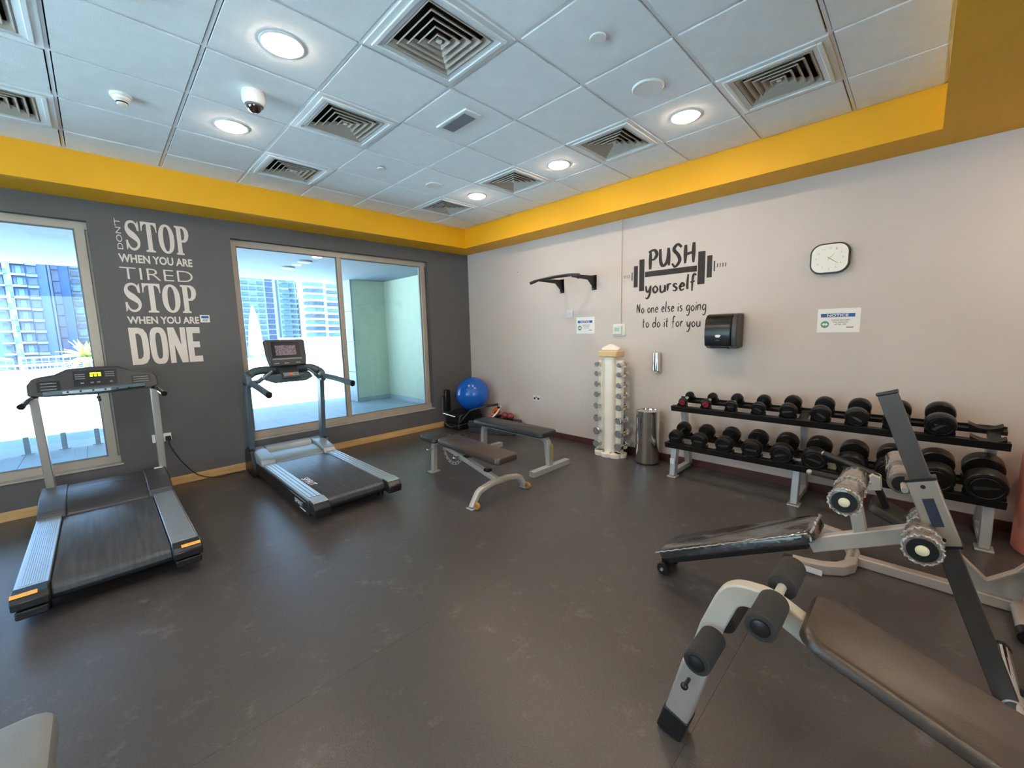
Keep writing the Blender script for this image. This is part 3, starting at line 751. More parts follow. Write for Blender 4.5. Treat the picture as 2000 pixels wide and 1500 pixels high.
# ------------------------------------------------------------------ wall lettering, beige wall
STK = {
 'n': (.40, [[(0, .5), (0, 0)], [(0, .3), (.12, .48), (.26, .42), (.28, 0)]]),
 'o': (.44, [[(.2, .5), (.03, .28), (.16, 0), (.34, .22), (.2, .5)]]),
 'e': (.40, [[(.03, .24), (.30, .32), (.18, .5), (.04, .24), (.14, 0), (.32, .1)]]),
 'l': (.20, [[(.09, 1), (.05, .15), (.12, 0)]]),
 's': (.36, [[(.27, .45), (.12, .5), (.06, .36), (.24, .18), (.16, 0), (0, .05)]]),
 'i': (.18, [[(.06, .5), (.05, 0)], [(.07, .70), (.08, .76)]]),
 'g': (.46, [[(.33, .45), (.16, .5), (.04, .25), (.15, .02), (.32, .2)], [(.36, .5), (.34, -.15), (.2, -.42), (.04, -.32)]]),
 't': (.34, [[(.12, .85), (.09, .12), (.2, 0)], [(-.02, .52), (.26, .56)]]),
 'd': (.46, [[(.32, .3), (.18, .5), (.03, .24), (.14, 0), (.33, .2)], [(.37, 1), (.34, 0)]]),
 'f': (.36, [[(.34, .92), (.2, 1), (.12, .7), (.10, -.12)], [(-.02, .48), (.27, .52)]]),
 'r': (.32, [[(.03, .5), (.03, 0)], [(.03, .28), (.14, .47), (.27, .46)]]),
 'y': (.44, [[(.02, .5), (.07, .14), (.19, .06), (.33, .45)], [(.36, .5), (.29, -.1), (.14, -.42), (.0, -.35)]]),
 'u': (.44, [[(.03, .5), (.05, .1), (.17, 0), (.31, .15), (.33, .5)], [(.33, .5), (.36, 0)]]),
 'N': (.52, [[(.04, 0), (.06, .88)], [(.06, .88), (.36, .02)], [(.36, .02), (.39, .92)]]),
 'P': (.52, [[(.09, -.06), (.1, 1)], [(0, .93), (.28, 1.0), (.42, .76), (.3, .5), (.1, .46)]]),
 'U': (.56, [[(.02, .98), (.05, .28), (.18, .02), (.36, .25), (.42, .98)], [(.42, .98), (.46, 0)]]),
 'S': (.52, [[(.44, .92), (.25, 1.1), (.08, .85), (.28, .52), (.36, .2), (.16, -.1), (.0, .1)]]),
 'H': (.50, [[(.06, .98), (.05, 0)], [(.42, 1.05), (.42, 0)], [(.0, .46), (.46, .56)]]),
}
def hand(txt, w, h, th, brush=0.5, jit=0.0, asc=1.0):
    """handwriting as ribbons; h = ascender height; returns MB with lower-left baseline at the origin, total width w"""
    adv = 0; items = []
    for ch in txt:
        if ch == ' ': adv += .28; continue
        a, st = STK[ch]; items.append((adv, st, random.uniform(-jit, jit))); adv += a + 0.04
    sx = w/(adv - 0.1); mb = MB(); lay = 0
    for ax, st, dy in items:
        for s in st:
            pts = [Vector(((ax + p[0])*sx, (p[1] + dy)*h, 0)) for p in s]
            c = smooth(pts, 7) if len(pts) > 2 else [pts[0].lerp(pts[1], k/6) for k in range(7)]
            vs = []; n = len(c)
            for i, p in enumerate(c):
                t_ = (c[min(i+1, n-1)] - c[max(i-1, 0)])
                t_ = t_.normalized() if t_.length > 1e-9 else Vector((0, 1, 0))
                nn = Vector((-t_.y, t_.x, 0)); vert = abs(t_.y)
                ww = th*(1 - brush + brush*(0.35 + 0.65*vert))*(0.55 + 0.45*math.sin(PI*min(1, max(0.12, i/(n-1)*0.9+0.1))))
                zz = 0.0005 + lay*0.00003
                vs += [(p.x + nn.x*ww, p.y + nn.y*ww, zz), (p.x - nn.x*ww, p.y - nn.y*ww, zz)]
            mb.add(vs, [(2*i, 2*i+1, 2*i+3, 2*i+2) for i in range(n-1)]); lay += 1
    return mb
pd = thing('wall_decal', 'black barbell wall decal reading PUSH yourself, with handwriting beneath, on the beige wall', 'wall decal', (0, -3.5, 1.53))
def ppart(name, mb, y, z, lbl=None): mb.xf(RW(y, z, 0.001)); obj(name, mb, 'paint_black', pd, sm=False, label=lbl)
random.seed(3)
ppart('word', hand('PUSH', 0.51, 0.195, 0.0205, 0.55, 0.04), -3.245, 2.222, 'brush word PUSH')
ppart('word', hand('yourself', 0.565, 0.155, 0.0135, 0.6, 0.04), -3.215, 1.945, 'brush word yourself')
ppart('word', hand('No one else is going', 0.79, 0.118, 0.0064, 0.3, 0.03), -3.108, 1.716, 'handwriting, first line')
ppart('word', hand('to do it for you', 0.66, 0.120, 0.0064, 0.3, 0.03), -3.185, 1.546, 'handwriting, second line')
def pr(y0, y1, z0, z1, name): 
    m = MB(); m.add([(0, 0, .0006), (y0-y1, 0, .0006), (y0-y1, z1-z0, .0006), (0, z1-z0, .0006)], [(0, 1, 2, 3)]); ppart(name, m, y0, z0)
pr(-3.206, -3.789, 2.125, 2.186, 'bar_shape')
pr(-3.133, -3.196, 1.972, 2.330, 'plate_shape'); pr(-3.063, -3.115, 2.02, 2.265, 'plate_shape'); pr(-3.036, -3.048, 2.104, 2.196, 'plate_shape')
pr(-3.798, -3.872, 1.987, 2.324, 'plate_shape'); pr(-3.890, -3.942, 2.048, 2.270, 'plate_shape'); pr(-3.957, -3.970, 2.105, 2.207, 'plate_shape')
for k in range(4): pr(-2.935-k*0.024, -2.942-k*0.024, 2.135, 2.175, 'thread_mark'); pr(-3.990-k*0.026, -3.998-k*0.026, 2.14, 2.18, 'thread_mark')

# notices
def notice(y0, y1, z0, z1, lb, s, lines, tilt=0):
    t = thing('notice_sign', lb, 'sign', (0, (y0+y1)/2, z0), 'white notice signs')
    w = y0-y1; h = z1-z0; R = RW(y0, z0, 0.0) @ Matrix.Rotation(tilt, 4, 'Z')
    def put(name, mb, m): mb.xf(R); obj(name, mb, m, t, sm=False)
    put('sheet', MB().box(0, w, 0, h, 0.0, 0.0025), 'sign_white')
    put('banner', MB().box(w*.08, w*.88, h*.64, h*.79, 0.0025, 0.0028), 'sign_blue')
    m = text_mb('NOTICE', w*.5, h*.105, 0.02, 0.0030); m.v = [(v[0]+w*.23, v[1]+h*.662, v[2]) for v in m.v]; put('heading', m, 'sign_white')
    put('symbol', MB().lathe([(0.002, 0.0026), (h*.145, 0.0026), (h*.145, 0.0029), (0.002, 0.0029)], (w*.19, h*.34, 0), n=28), 'sign_green')
    r = h*.10
    put('arrow', MB().prism([(w*.19-r*1.1, h*.34), (w*.19-r*.3, h*.34+r*.8), (w*.19-r*.3, h*.34+r*.3), (w*.19+r*.3, h*.34+r*.3), (w*.19+r*.3, h*.34+r*.8), (w*.19+r*1.1, h*.34), (w*.19+r*.3, h*.34-r*.8), (w*.19+r*.3, h*.34-r*.3), (w*.19-r*.3, h*.34-r*.3), (w*.19-r*.3, h*.34-r*.8)], 'z', 0.003, 0.0032), 'sign_white')
    for k, (tx, ww) in enumerate(lines):
        m = text_mb(tx, w*ww, h*.05, 0.01, 0.0029); m.v = [(v[0]+w*(.55-ww/2), v[1]+h*(.49-.09*k), v[2]) for v in m.v]; put('text_line', m, 'sign_text')
    put('footer_mark', MB().box(w*.70, w*.86, h*.19, h*.23, 0.0025, 0.0028), 'grey_plastic')
L3 = [('PLEASE RETURN', .42), ('THE WEIGHTS', .36), ('AFTER USE', .28)]
notice(-4.856, -5.150, 1.467, 1.672, 'larger white notice sign under the wall clock', 1, L3, 0.0)
notice(-2.237, -2.522, 1.488, 1.704, 'white notice sign under the pull-up bar, left of the thermostat', 1, L3, 0.0)

# small sticker beside the window wall text
t = thing('wall_sticker', 'small pale blue and white sticker at the end of the lower lettering', 'sticker', (-3.69, 0, 1.70))
obj('paper', MB().box(-3.735, -3.652, -0.002, 0, 1.712, 1.790), 'sticker_white', t)
obj('print_band', MB().box(-3.725, -3.66, -0.003, -0.002, 1.755, 1.78), 'sign_blue', t); m = text_mb('ZEE', .05, .02, 0.01); m.xf(LW(-3.72, 1.724, 0.0022)); obj('print', m, 'sign_text', t)

# ------------------------------------------------------------------ wall-mounted things
t = thing('conduit', 'thin white vertical cable trunking running down to the thermostat', 'conduit', (0, -2.898, 1.6))
obj('trunking', MB().box(-0.016, 0, -2.908, -2.888, 1.60, ZB), 'wall_beige', t, bevel=0.002)
t = thing('thermostat', 'white thermostat with green screen below the vertical trunking', 'thermostat', (0, -2.87, 1.46))
obj('back_plate', MB().box(-0.012, 0, -2.965, -2.80, 1.455, 1.60), 'white_plastic', t, bevel=0.003)
obj('body', MB().box(-0.045, -0.012, -2.925, -2.812, 1.475, 1.575), 'white_plastic', t, bevel=0.006)
obj('display', MB().box(-0.0465, -0.045, -2.905, -2.840, 1.51, 1.555), 'lcd', t)
t = thing('wall_switch', 'small white switch plate left of and above the first notice', 'switch', (0, -2.13, 1.71))
obj('plate', MB().box(-0.01, 0, -2.178, -2.085, 1.708, 1.800), 'white_plastic', t, bevel=0.003)
obj('rocker', MB().box(-0.016, -0.01, -2.15, -2.113, 1.735, 1.775), 'white_plastic', t, bevel=0.002)
def socket(place, lb, dbl=True):
    t = thing('wall_socket', lb, 'socket', place)
    return t
t = socket((0, -1.51, 0.49), 'white double power socket on the beige wall near the blue ball')
obj('plate', MB().box(-0.009, 0, -1.585, -1.435, 0.492, 0.578), 'white_plastic', t, bevel=0.003)
for k in range(2): obj('socket_hole', MB().box(-0.0105, -0.009, -1.565+k*0.075, -1.53+k*0.075, 0.52, 0.55), 'black_plastic', t)
obj('rocker', MB().box(-0.013, -0.009, -1.52, -1.505, 0.545, 0.565), 'black_plastic', t)
t = socket((-4.17, 0, 0.48), 'white double power socket on the dark wall behind the left treadmill upright')
obj('plate', MB().box(-4.252, -4.098, -0.009, 0, 0.484, 0.570), 'white_plastic', t, bevel=0.003)
for k in range(2): obj('rocker', MB().box(-4.20+k*0.05, -4.185+k*0.05, -0.012, -0.009, 0.545, 0.563), 'white_plastic', t)
t = thing('plug_cable', 'black power plug and cable hanging from the socket to the floor baseboard', 'cable', (-4.12, -0.02, 0.52))
obj('plug', MB().box(-4.150, -4.105, -0.045, -0.0095, 0.492, 0.54), 'black_plastic', t, bevel=0.006)
obj('cord', MB().tube(smooth([(-4.128, -0.035, 0.49), (-4.11, -0.04, 0.40), (-4.03, -0.045, 0.22), (-3.92, -0.06, 0.07), (-3.78, -0.08, 0.011), (-3.62, -0.09, 0.009), (-3.50, -0.11, 0.009)], 8), 0.0055, 8), 'cable', t)
t = thing('screw_stub', 'tiny metal screw plug high on the beige wall near the corner', 'screw', (0, -1.175, 2.41))
obj('screw', MB().cyl((0, -1.175, 2.412), (-0.012, -1.175, 2.412), 0.008), 'grey_plastic', t); obj('washer', MB().cyl((0, -1.175, 2.412), (-0.003, -1.175, 2.412), 0.018), 'white_plastic', t)
t = thing('blank_plate', 'beige blank wall plate low between the socket and the dumbbell tower', 'wall plate', (0, -2.355, 0.47))
obj('plate', MB().box(-0.006, 0, -2.395, -2.315, 0.468, 0.542), 'wall_beige', t, bevel=0.002); obj('screw', MB().cyl((-0.006, -2.33, 0.505), (-0.0075, -2.33, 0.505), 0.004), 'grey_plastic', t)

# wall clock
t = thing('wall_clock', 'square rounded wall clock with black rim and white face', 'clock', (0, -4.92, 1.97))
R = RW(-4.915, 2.100, 0.0)
m = MB().prism(rrect(0.275, 0.255, 0.085, 8), 'z', 0.0, 0.042); m.xf(R); obj('case', m, 'black_plastic', t, bevel=0.004)
m = MB().prism(rrect(0.252, 0.232, 0.075, 8), 'z', 0.040, 0.0432); m.xf(R); obj('face', m, 'clock_face', t)
for hr in range(12):
    a = PI/2 - (hr+1)*PI/6
    rr_ = 0.097/max(abs(math.cos(a)), abs(math.sin(a))) if False else 0.092
    m = text_mb(str(hr+1), 0.017 if hr > 8 else 0.010, 0.018, 0.0, 0.0436)
    m.v = [(v[0] + math.cos(a)*rr_ - 0.006, v[1] + math.sin(a)*rr_*0.95 - 0.009, v[2]) for v in m.v]; m.xf(R); obj('numeral', m, 'gold', t, sm=False)
def hand_mb(a, L, w): 
    c, s = math.cos(a), math.sin(a); return MB().prism([(-s*w-c*.015, c*w-s*.015), (s*w-c*.015, -c*w-s*.015), (c*L+s*w*.4, s*L-c*w*.4), (c*L-s*w*.4, s*L+c*w*.4)], 'z', 0.0445, 0.0455)
m = hand_mb(PI/2 - math.radians(42), 0.055, 0.003); m.xf(R); obj('hour_hand', m, 'gold', t)
m = hand_mb(PI/2 - math.radians(128), 0.078, 0.0022); m.xf(R); obj('minute_hand', m, 'dark_console', t)

# paper towel dispenser
t = thing('towel_dispenser', 'black paper towel dispenser with rounded front on the beige wall', 'dispenser', (0, -4.12, 1.31))
y0, y1, z0, z1 = -4.262, -3.965, 1.322, 1.665
prof = [(0.0, z0+0.01), (-0.135, z0), (-0.205, z0+0.03), (-0.222, z0+0.12), (-0.222, z0+0.20), (-0.205, z1-0.055), (-0.165, z1-0.012), (-0.12, z1), (0.0, z1)]
obj('cover', MB().prism(prof, 'y', y0+0.05, y1), 'black_gloss', t, bevel=0.01, seg=3)
obj('side_panel', MB().prism([(a*0.97, b) for a, b in prof], 'y', y0, y0+0.05), 'dark_console', t, bevel=0.008)
m = MB().prism([(-.016, -.012), (.016, -.012), (.028, .006), (.016, .014), (-.016, .014), (-.028, .006)], 'z', 0, 0.001); m.xf(RW(-4.095, 1.445, 0.2225)); obj('sensor_mark', m, 'sticker_white', t)
m = text_mb('Vision', .04, .012, 0); m.xf(RW(-4.075, 1.40, 0.2225)); obj('logo', m, 'grey_plastic', t)
obj('tear_bar', MB().box(-0.15, -0.09, y0+0.09, y1-0.04, z0-0.006, z0+0.004), 'grey_plastic', t)
# chrome soap dispenser
t = thing('soap_dispenser', 'narrow chrome soap dispenser on the wall above the bin', 'dispenser', (0, -3.39, 1.03))
m = MB().prism([(a-3.388, b-0.045) for a, b in rrect(0.084, 0.085, 0.036, 6)], 'z', 1.05, 1.262); m.v = [(v[1]-0.0, v[0], v[2]) for v in m.v]; m.f = [f[::-1] for f in m.f]; obj('body', m, 'chrome', t, bevel=0.004)
obj('push_lever', MB().box(-0.080, -0.03, -3.408, -3.368, 1.028, 1.052), 'steel', t, bevel=0.004)

# pull-up bar
t = thing('pull_up_bar', 'black wall-mounted pull-up bar with two brackets', 'pull-up bar', (0, -2.26, 2.05))
for y in (-2.0, -2.517):
    obj('wall_plate', MB().box(-0.008, 0, y-0.035, y+0.035, 2.04, 2.225), 'black_metal', t)
    obj('bracket', MB().prism([(-0.008, 2.065), (-0.008, 2.215), (-0.47, 2.200), (-0.47, 2.165), (-0.14, 2.160)], 'y', y-0.014, y+0.014), 'black_metal', t, bevel=0.003)
    for dz in (2.055, 2.21): obj('bolt', MB().cyl((-0.008, y+0.018, dz), (-0.016, y+0.018, dz), 0.007, n=8), 'steel', t)
obj('bar', MB().tube(fillet([(-0.62, -1.99, 2.135), (-0.53, -2.04, 2.175), (-0.46, -2.22, 2.20), (-0.46, -2.46, 2.20), (-0.53, -2.66, 2.175), (-0.62, -2.71, 2.135)], 0.06), 0.015, 12), 'black_metal', t)
obj('brace_bar', MB().tube([(-0.42, -2.0, 2.195), (-0.42, -2.517, 2.195)], 0.011, 10), 'black_metal', t)
for y, dy in ((-1.99, -1), (-2.71, 1)): obj('grip', MB().tube([(-0.63, y-dy*0.006, 2.132), (-0.56, y+dy*0.032, 2.163)], 0.019, 12), 'foam', t)

# ------------------------------------------------------------------ treadmill helpers
def deck_rail(mb_cls, t, x0, x1, ya, yb, z, material, grooves):
    obj('side_rail', MB().box(x0, x1, ya, yb, z-0.05, z), material, t, bevel=0.004)
    n = grooves; g = MB()
    for k in range(n):
        a = x0 + 0.014 + (x1-x0-0.028)*k/n; g.box(a, a + (x1-x0-0.028)/n*0.55, ya+0.03, yb-0.03, z, z+0.0025)
    o = obj('tread_ribs', g, material, t, sm=False)

# ---- treadmill 1 (left)
t = thing('treadmill', 'dark treadmill with green digital display in front of the left window', 'treadmill', (-4.6, -1.25, 0), 'treadmills')
xa, xb, zr = -5.005, -4.205, 0.195
obj('deck_base', MB().box(xa+0.02, xb-0.02, -2.10, -0.30, 0.075, 0.15), 'black_plastic', t, bevel=0.01)
obj('belt', MB().prism([(-2.13, 0.10), (-2.155, 0.125), (-2.15, 0.16), (-2.12, 0.183), (-0.55, 0.183), (-0.55, 0.10)], 'x', -4.875, -4.345), 'belt', t, bevel=0.006)
deck_rail(MB, t, xa, -4.88, -2.11, -0.70, zr, 'alu_rail', 10); deck_rail(MB, t, -4.34, xb, -2.11, -0.70, zr, 'alu_rail', 10)
obj('side_skirt', MB().box(xa-0.012, xa+0.006, -2.11, -0.3, 0.085, 0.185), 'alu', t, bevel=0.004); obj('side_skirt', MB().box(xb-0.006, xb+0.012, -2.11, -0.3, 0.085, 0.185), 'alu', t, bevel=0.004)
for a, b in ((xa-0.015, -4.875), (-4.345, xb+0.015)):
    ec = obj('end_cap', MB().prism([(-2.215, 0.118), (-2.215, 0.165), (-2.19, 0.19), (-2.10, 0.2), (-2.10, 0.118)], 'x', a, b), 'black_plastic', t, bevel=0.008)
    obj('end_foot', MB().prism([(-2.205, 0.060), (-2.205, 0.108), (-2.10, 0.108), (-2.10, 0.06)], 'x', a+0.01, b-0.01), 'black_plastic', t, bevel=0.008)
    c = (a+b)/2 + (0.02 if a > -4.6 else -0.02)
    m = MB().box(-0.05, 0.05, -0.014, 0.014, 0, 0.0012); m.xf(Matrix.Translation((c, -2.188, 0.1918)) @ Matrix.Rotation(math.radians(22), 4, 'X')); obj('warning_label', m, 'sticker_orange', t, sm=False)
# motor hood
hp = [(-0.86, 0.19), (-0.83, 0.215), (-0.70, 0.262), (-0.52, 0.288), (-0.30, 0.290), (-0.22, 0.26), (-0.20, 0.08), (-0.86, 0.08)]
obj('motor_hood', MB().prism(hp, 'x', -4.86, -4.36), 'dark_console', t, bevel=0.012, seg=3)
hs = [(-0.86, 0.19), (-0.84, 0.235), (-0.62, 0.285), (-0.30, 0.300), (-0.20, 0.26), (-0.20, 0.08), (-0.86, 0.08)]
obj('hood_shoulder', MB().prism(hs, 'x', xa-0.005, -4.855), 'dark_console', t, bevel=0.01, seg=3); obj('hood_shoulder', MB().prism(hs, 'x', -4.365, xb+0.005), 'dark_console', t, bevel=0.01, seg=3)
m = text_mb('TREADMILL', 0.26, 0.022, 0.01, 0.0005); m.xf(frame_at((-4.73, -0.49, 0.2905), (1, 0, 0), (0, 1, 0.0))); obj('hood_mark', m, 'grey_plastic', t, sm=False)
obj('hood_sticker', MB().box(-4.285, -4.222, -0.36, -0.31, 0.300, 0.3035), 'sticker_white', t)
# uprights
for x in (-4.955, -4.215):
    u = obj('upright', MB().bar([(x, -0.26, 0.22), (x, -0.43, 1.09)], 0.055, 0.095, up=(0, 1, 0)), 'steel', t, bevel=0.004)
    s = -1 if x < -4.6 else 1
    obj('grip_tube', MB().tube(fillet([(x, -0.42, 1.085), (x+s*0.03, -0.50, 1.07), (x+s*0.055, -0.60, 1.045)], 0.05), 0.021, 14), 'chrome', t)
    obj('grip_cap', MB().cyl((x+s*0.053, -0.595, 1.047), (x+s*0.058, -0.612, 1.042), 0.023), 'black_plastic', t)
# console
cy0, cy1 = -0.56, -0.34
con = [(-4.985, 1.105), (-4.985, 1.19), (-4.955, 1.238), (-4.90, 1.252), (-4.83, 1.262), (-4.755, 1.302), (-4.60, 1.312), (-4.43, 1.306), (-4.35, 1.262), (-4.25, 1.25), (-4.20, 1.232), (-4.178, 1.19), (-4.178, 1.115), (-4.25, 1.095), (-4.60, 1.080), (-4.90, 1.09)]
m = MB().prism(con, 'y', -0.46, -0.36)
def lean(v, base=1.09, k=0.45): return (v[0], v[1] + (v[2]-base)*k, v[2])
m.v = [lean(v) for v in m.v]
obj('console', m, 'dark_console', t, bevel=0.012, seg=3)
def cpanel(name, x0, x1, z0, z1, matn, off=0.003, par=None):
    m = MB().box(x0, x1, -0.46-off, -0.458, z0, z1); m.v = [lean(v) for v in m.v]; return obj(name, m, matn, par or t, sm=False)
cpanel('display_panel', -4.72, -4.45, 1.155, 1.285, 'console_inlay'); cpanel('key_panel', -4.93, -4.80, 1.13, 1.215, 'console_inlay'); cpanel('key_panel', -4.36, -4.225, 1.15, 1.222, 'console_inlay')
for k in range(3): cpanel('key_row', -4.91, -4.82, 1.145+k*0.024, 1.152+k*0.024, 'grey_plastic', 0.004); cpanel('key_row', -4.345, -4.24, 1.160+k*0.02, 1.166+k*0.02, 'grey_plastic', 0.004); cpanel('text_block', -4.71, -4.65, 1.215+k*0.018, 1.222+k*0.018, 'grey_plastic', 0.004); cpanel('text_block', -4.525, -4.465, 1.225+k*0.018, 1.232+k*0.018, 'grey_plastic', 0.004)
for a, b in ((-4.618, -4.600), (-4.592, -4.576), (-4.568, -4.550)): cpanel('led_digit', a, b, 1.232, 1.262, 'led_glow', 0.0045)
cpanel('led_bar', -4.618, -4.550, 1.257, 1.264, 'led_glow', 0.0046)
for k, x in enumerate((-4.68, -4.62, -4.58, -4.50)): cpanel('key', x, x+0.02, 1.175, 1.187, 'grey_plastic', 0.005)
m = MB().prism([(-4.90, 1.102), (-4.90, 1.135), (-4.27, 1.15), (-4.27, 1.12), (-4.6, 1.095)], 'y', -0.49, -0.455); obj('control_ledge', m, 'blue_grey_shell', t, bevel=0.004)
m = MB().box(-4.79, -4.50, -0.493, -0.489, 1.107, 1.128); obj('control_strip', m, 'silver_shell', t)
for k in range(6): obj('button', MB().cyl((-4.76+k*0.075, -0.492, 1.120), (-4.76+k*0.075, -0.498, 1.120), 0.008, n=12), 'black_plastic', t)
obj('safety_cord', MB().tube([(-4.585, -0.48, 1.10), (-4.585, -0.48, 1.06)], 0.0035), 'cable', t); obj('safety_clip', MB().sphere((-4.585, -0.48, 1.052), 0.014).sphere((-4.581, -0.482, 1.030), 0.013), 'black_plastic', t)
for x in (-4.92, -4.28): obj('foot', MB().cyl((x, -2.02, 0), (x, -2.02, 0.08), 0.03), 'rubber', t); obj('foot', MB().cyl((x, -0.3, 0), (x, -0.3, 0.085), 0.03), 'rubber', t)

# ---- treadmill 2
t = thing('treadmill', 'blue-grey treadmill with raised screen in front of the two-pane window', 'treadmill', (-3.07, -1.2, 0), 'treadmills')
xa, xb, zr = -3.455, -2.685, 0.20
obj('deck_base', MB().box(xa+0.03, xb-0.03, -2.05, -0.25, 0.075, 0.16), 'black_plastic', t, bevel=0.012)
obj('belt', MB().prism([(-2.06, 0.10), (-2.09, 0.125), (-2.085, 0.165), (-2.05, 0.188), (-0.62, 0.188), (-0.62, 0.1)], 'x', -3.335, -2.80), 'belt', t, bevel=0.01, seg=3)
m = text_mb('SPIRIT', 0.26, 0.062, 0.01, 0.0006); m.xf(frame_at((-3.315, -1.42, 0.1883), (0, -1, 0), (1, 0, 0))); obj('belt_mark', m, 'sticker_white', t, sm=False)
for a, b in ((xa, -3.335), (-2.80, xb)):
    obj('side_rail', MB().box(a, b, -2.04, -0.66, 0.15, zr), 'silver_shell', t, bevel=0.006)
    g = MB()
    for k in range(3): g.box(a+0.02+k*0.032, a+0.04+k*0.032, -2.0, -0.75, zr, zr+0.004)
    obj('rail_rib', g, 'silver_shell', t, sm=False)
    ec = obj('end_cap', MB().prism([(-2.17, 0.085), (-2.18, 0.15), (-2.14, 0.19), (-2.04, 0.202), (-2.04, 0.085)], 'x', a-0.006, b+0.006), 'black_plastic', t, bevel=0.012, seg=3)
    obj('cap_top', MB().prism([(-2.145, 0.190), (-2.14, 0.200), (-2.03, 0.208), (-2.03, 0.2)], 'x', a, b), 'silver_shell', t, bevel=0.003)
obj('side_skirt', MB().box(xa-0.012, xa+0.02, -2.05, -0.2, 0.06, 0.178), 'black_plastic', t, bevel=0.01); obj('side_skirt', MB().box(xb-0.02, xb+0.012, -2.05, -0.2, 0.06, 0.178), 'black_plastic', t, bevel=0.01)
obj('skirt_line', MB().box(xa-0.014, xa-0.011, -2.0, -1.6, 0.168, 0.172), 'silver_shell', t)
m = text_mb('SPIRIT', 0.20, 0.04, 0.01, 0.0006); m.xf(frame_at((xa-0.0125, -1.72, 0.105), (0, -1, 0), (0, 0, 1))); obj('side_mark', m, 'sticker_white', t, sm=False)
m = MB().box(-0.001, 0.0, 0, 0.14, 0, 0.01); m.v = [(v[0]+xa-0.0125, v[1]-1.98, v[2]+0.082) for v in m.v]; obj('side_stripe', m, 'sticker_white', t)
# hood: a raised frame around a lower curved cover
hs = [(-0.70, 0.19), (-0.66, 0.24), (-0.42, 0.285), (-0.20, 0.29), (-0.12, 0.25), (-0.12, 0.07), (-0.70, 0.07)]
obj('hood_shoulder', MB().prism(hs, 'x', xa-0.005, -3.32), 'silver_shell', t, bevel=0.014, seg=3); obj('hood_shoulder', MB().prism(hs, 'x', -2.815, xb+0.005), 'silver_shell', t, bevel=0.014, seg=3)
obj('motor_hood', MB().prism([(-0.68, 0.19), (-0.62, 0.215), (-0.50, 0.235), (-0.36, 0.245), (-0.36, 0.07), (-0.68, 0.07)], 'x', -3.318, -2.817), 'silver_shell', t, bevel=0.012, seg=3)
obj('hood_back', MB().prism([(-0.34, 0.22), (-0.30, 0.292), (-0.20, 0.292), (-0.12, 0.25), (-0.12, 0.07), (-0.34, 0.07)], 'x', -3.318, -2.817), 'silver_shell', t, bevel=0.01, seg=3)
obj('hood_gap', MB().box(-3.31, -2.825, -0.362, -0.338, 0.10, 0.236), 'black_plastic', t)
for x in (xa+0.015, xb-0.015):
    s = -1 if x < -3 else 1
    obj('upright_foot', MB().prism([(-0.46, 0.02), (-0.46, 0.20), (-0.40, 0.30), (-0.28, 0.33), (-0.16, 0.28), (-0.12, 0.02)], 'x', x+s*0.005, x+s*0.055), 'black_plastic', t, bevel=0.012, seg=3)
    obj('upright', MB().bar([(x+s*0.015, -0.30, 0.25), (x+s*0.015, -0.40, 1.06)], 0.050, 0.10, up=(0, 1, 0)), 'blue_grey_shell', t, bevel=0.006)
    obj('elbow', MB().prism([(-0.50, 1.00), (-0.53, 1.05), (-0.50, 1.13), (-0.40, 1.165), (-0.32, 1.13), (-0.33, 1.02)], 'x', x-0.028+s*0.012, x+0.028+s*0.012), 'blue_grey_shell', t, bevel=0.02, seg=3)
    if s < 0: pts = [(x, -0.47, 1.06), (x+0.015, -0.75, 1.02), (x+0.03, -1.0, 0.975)]
    else: pts = [(x, -0.45, 1.075), (x+0.045, -0.78, 1.052), (-2.60, -1.07, 1.010)]
    obj('handrail', MB().sweep(pts, rrect(0.05, 0.062, 0.022, 4)), 'blue_grey_shell', t, bevel=0.004)
    obj('rail_cap', MB().sweep([pts[-1], tuple(Vector(pts[-1]) + Vector((0.002, -0.02, -0.003)))], rrect(0.054, 0.066, 0.024, 4)), 'black_plastic', t)
    obj('pulse_grip', MB().tube([(x-s*0.10, -0.56, 1.10), (x-s*0.19, -0.60, 1.175)], 0.014), 'chrome', t)
    obj('pulse_arm', MB().tube(fillet([(x-s*0.0, -0.46, 1.06), (x-s*0.06, -0.54, 1.065), (x-s*0.105, -0.562, 1.105)], 0.04), 0.022), 'blue_grey_shell', t)
beam = MB().tube(smooth([(xa+0.02, -0.40, 1.13), (-3.33, -0.36, 1.17), (-3.07, -0.34, 1.165), (-2.80, -0.36, 1.17), (xb-0.02, -0.40, 1.13)], 6), 0.044, 14)
obj('cross_beam', beam, 'blue_grey_shell', t)
obj('lower_tray', MB().prism([(-3.30, 1.075), (-3.22, 1.035), (-2.90, 1.035), (-2.82, 1.075), (-2.85, 1.13), (-3.27, 1.13)], 'y', -0.56, -0.33), 'blue_grey_shell', t, bevel=0.015, seg=3)
for a, b in ((-3.27, -3.17), (-2.95, -2.85)): obj('cup_holder', MB().box(a, b, -0.54, -0.42, 1.128, 1.136), 'black_plastic', t, bevel=0.01)
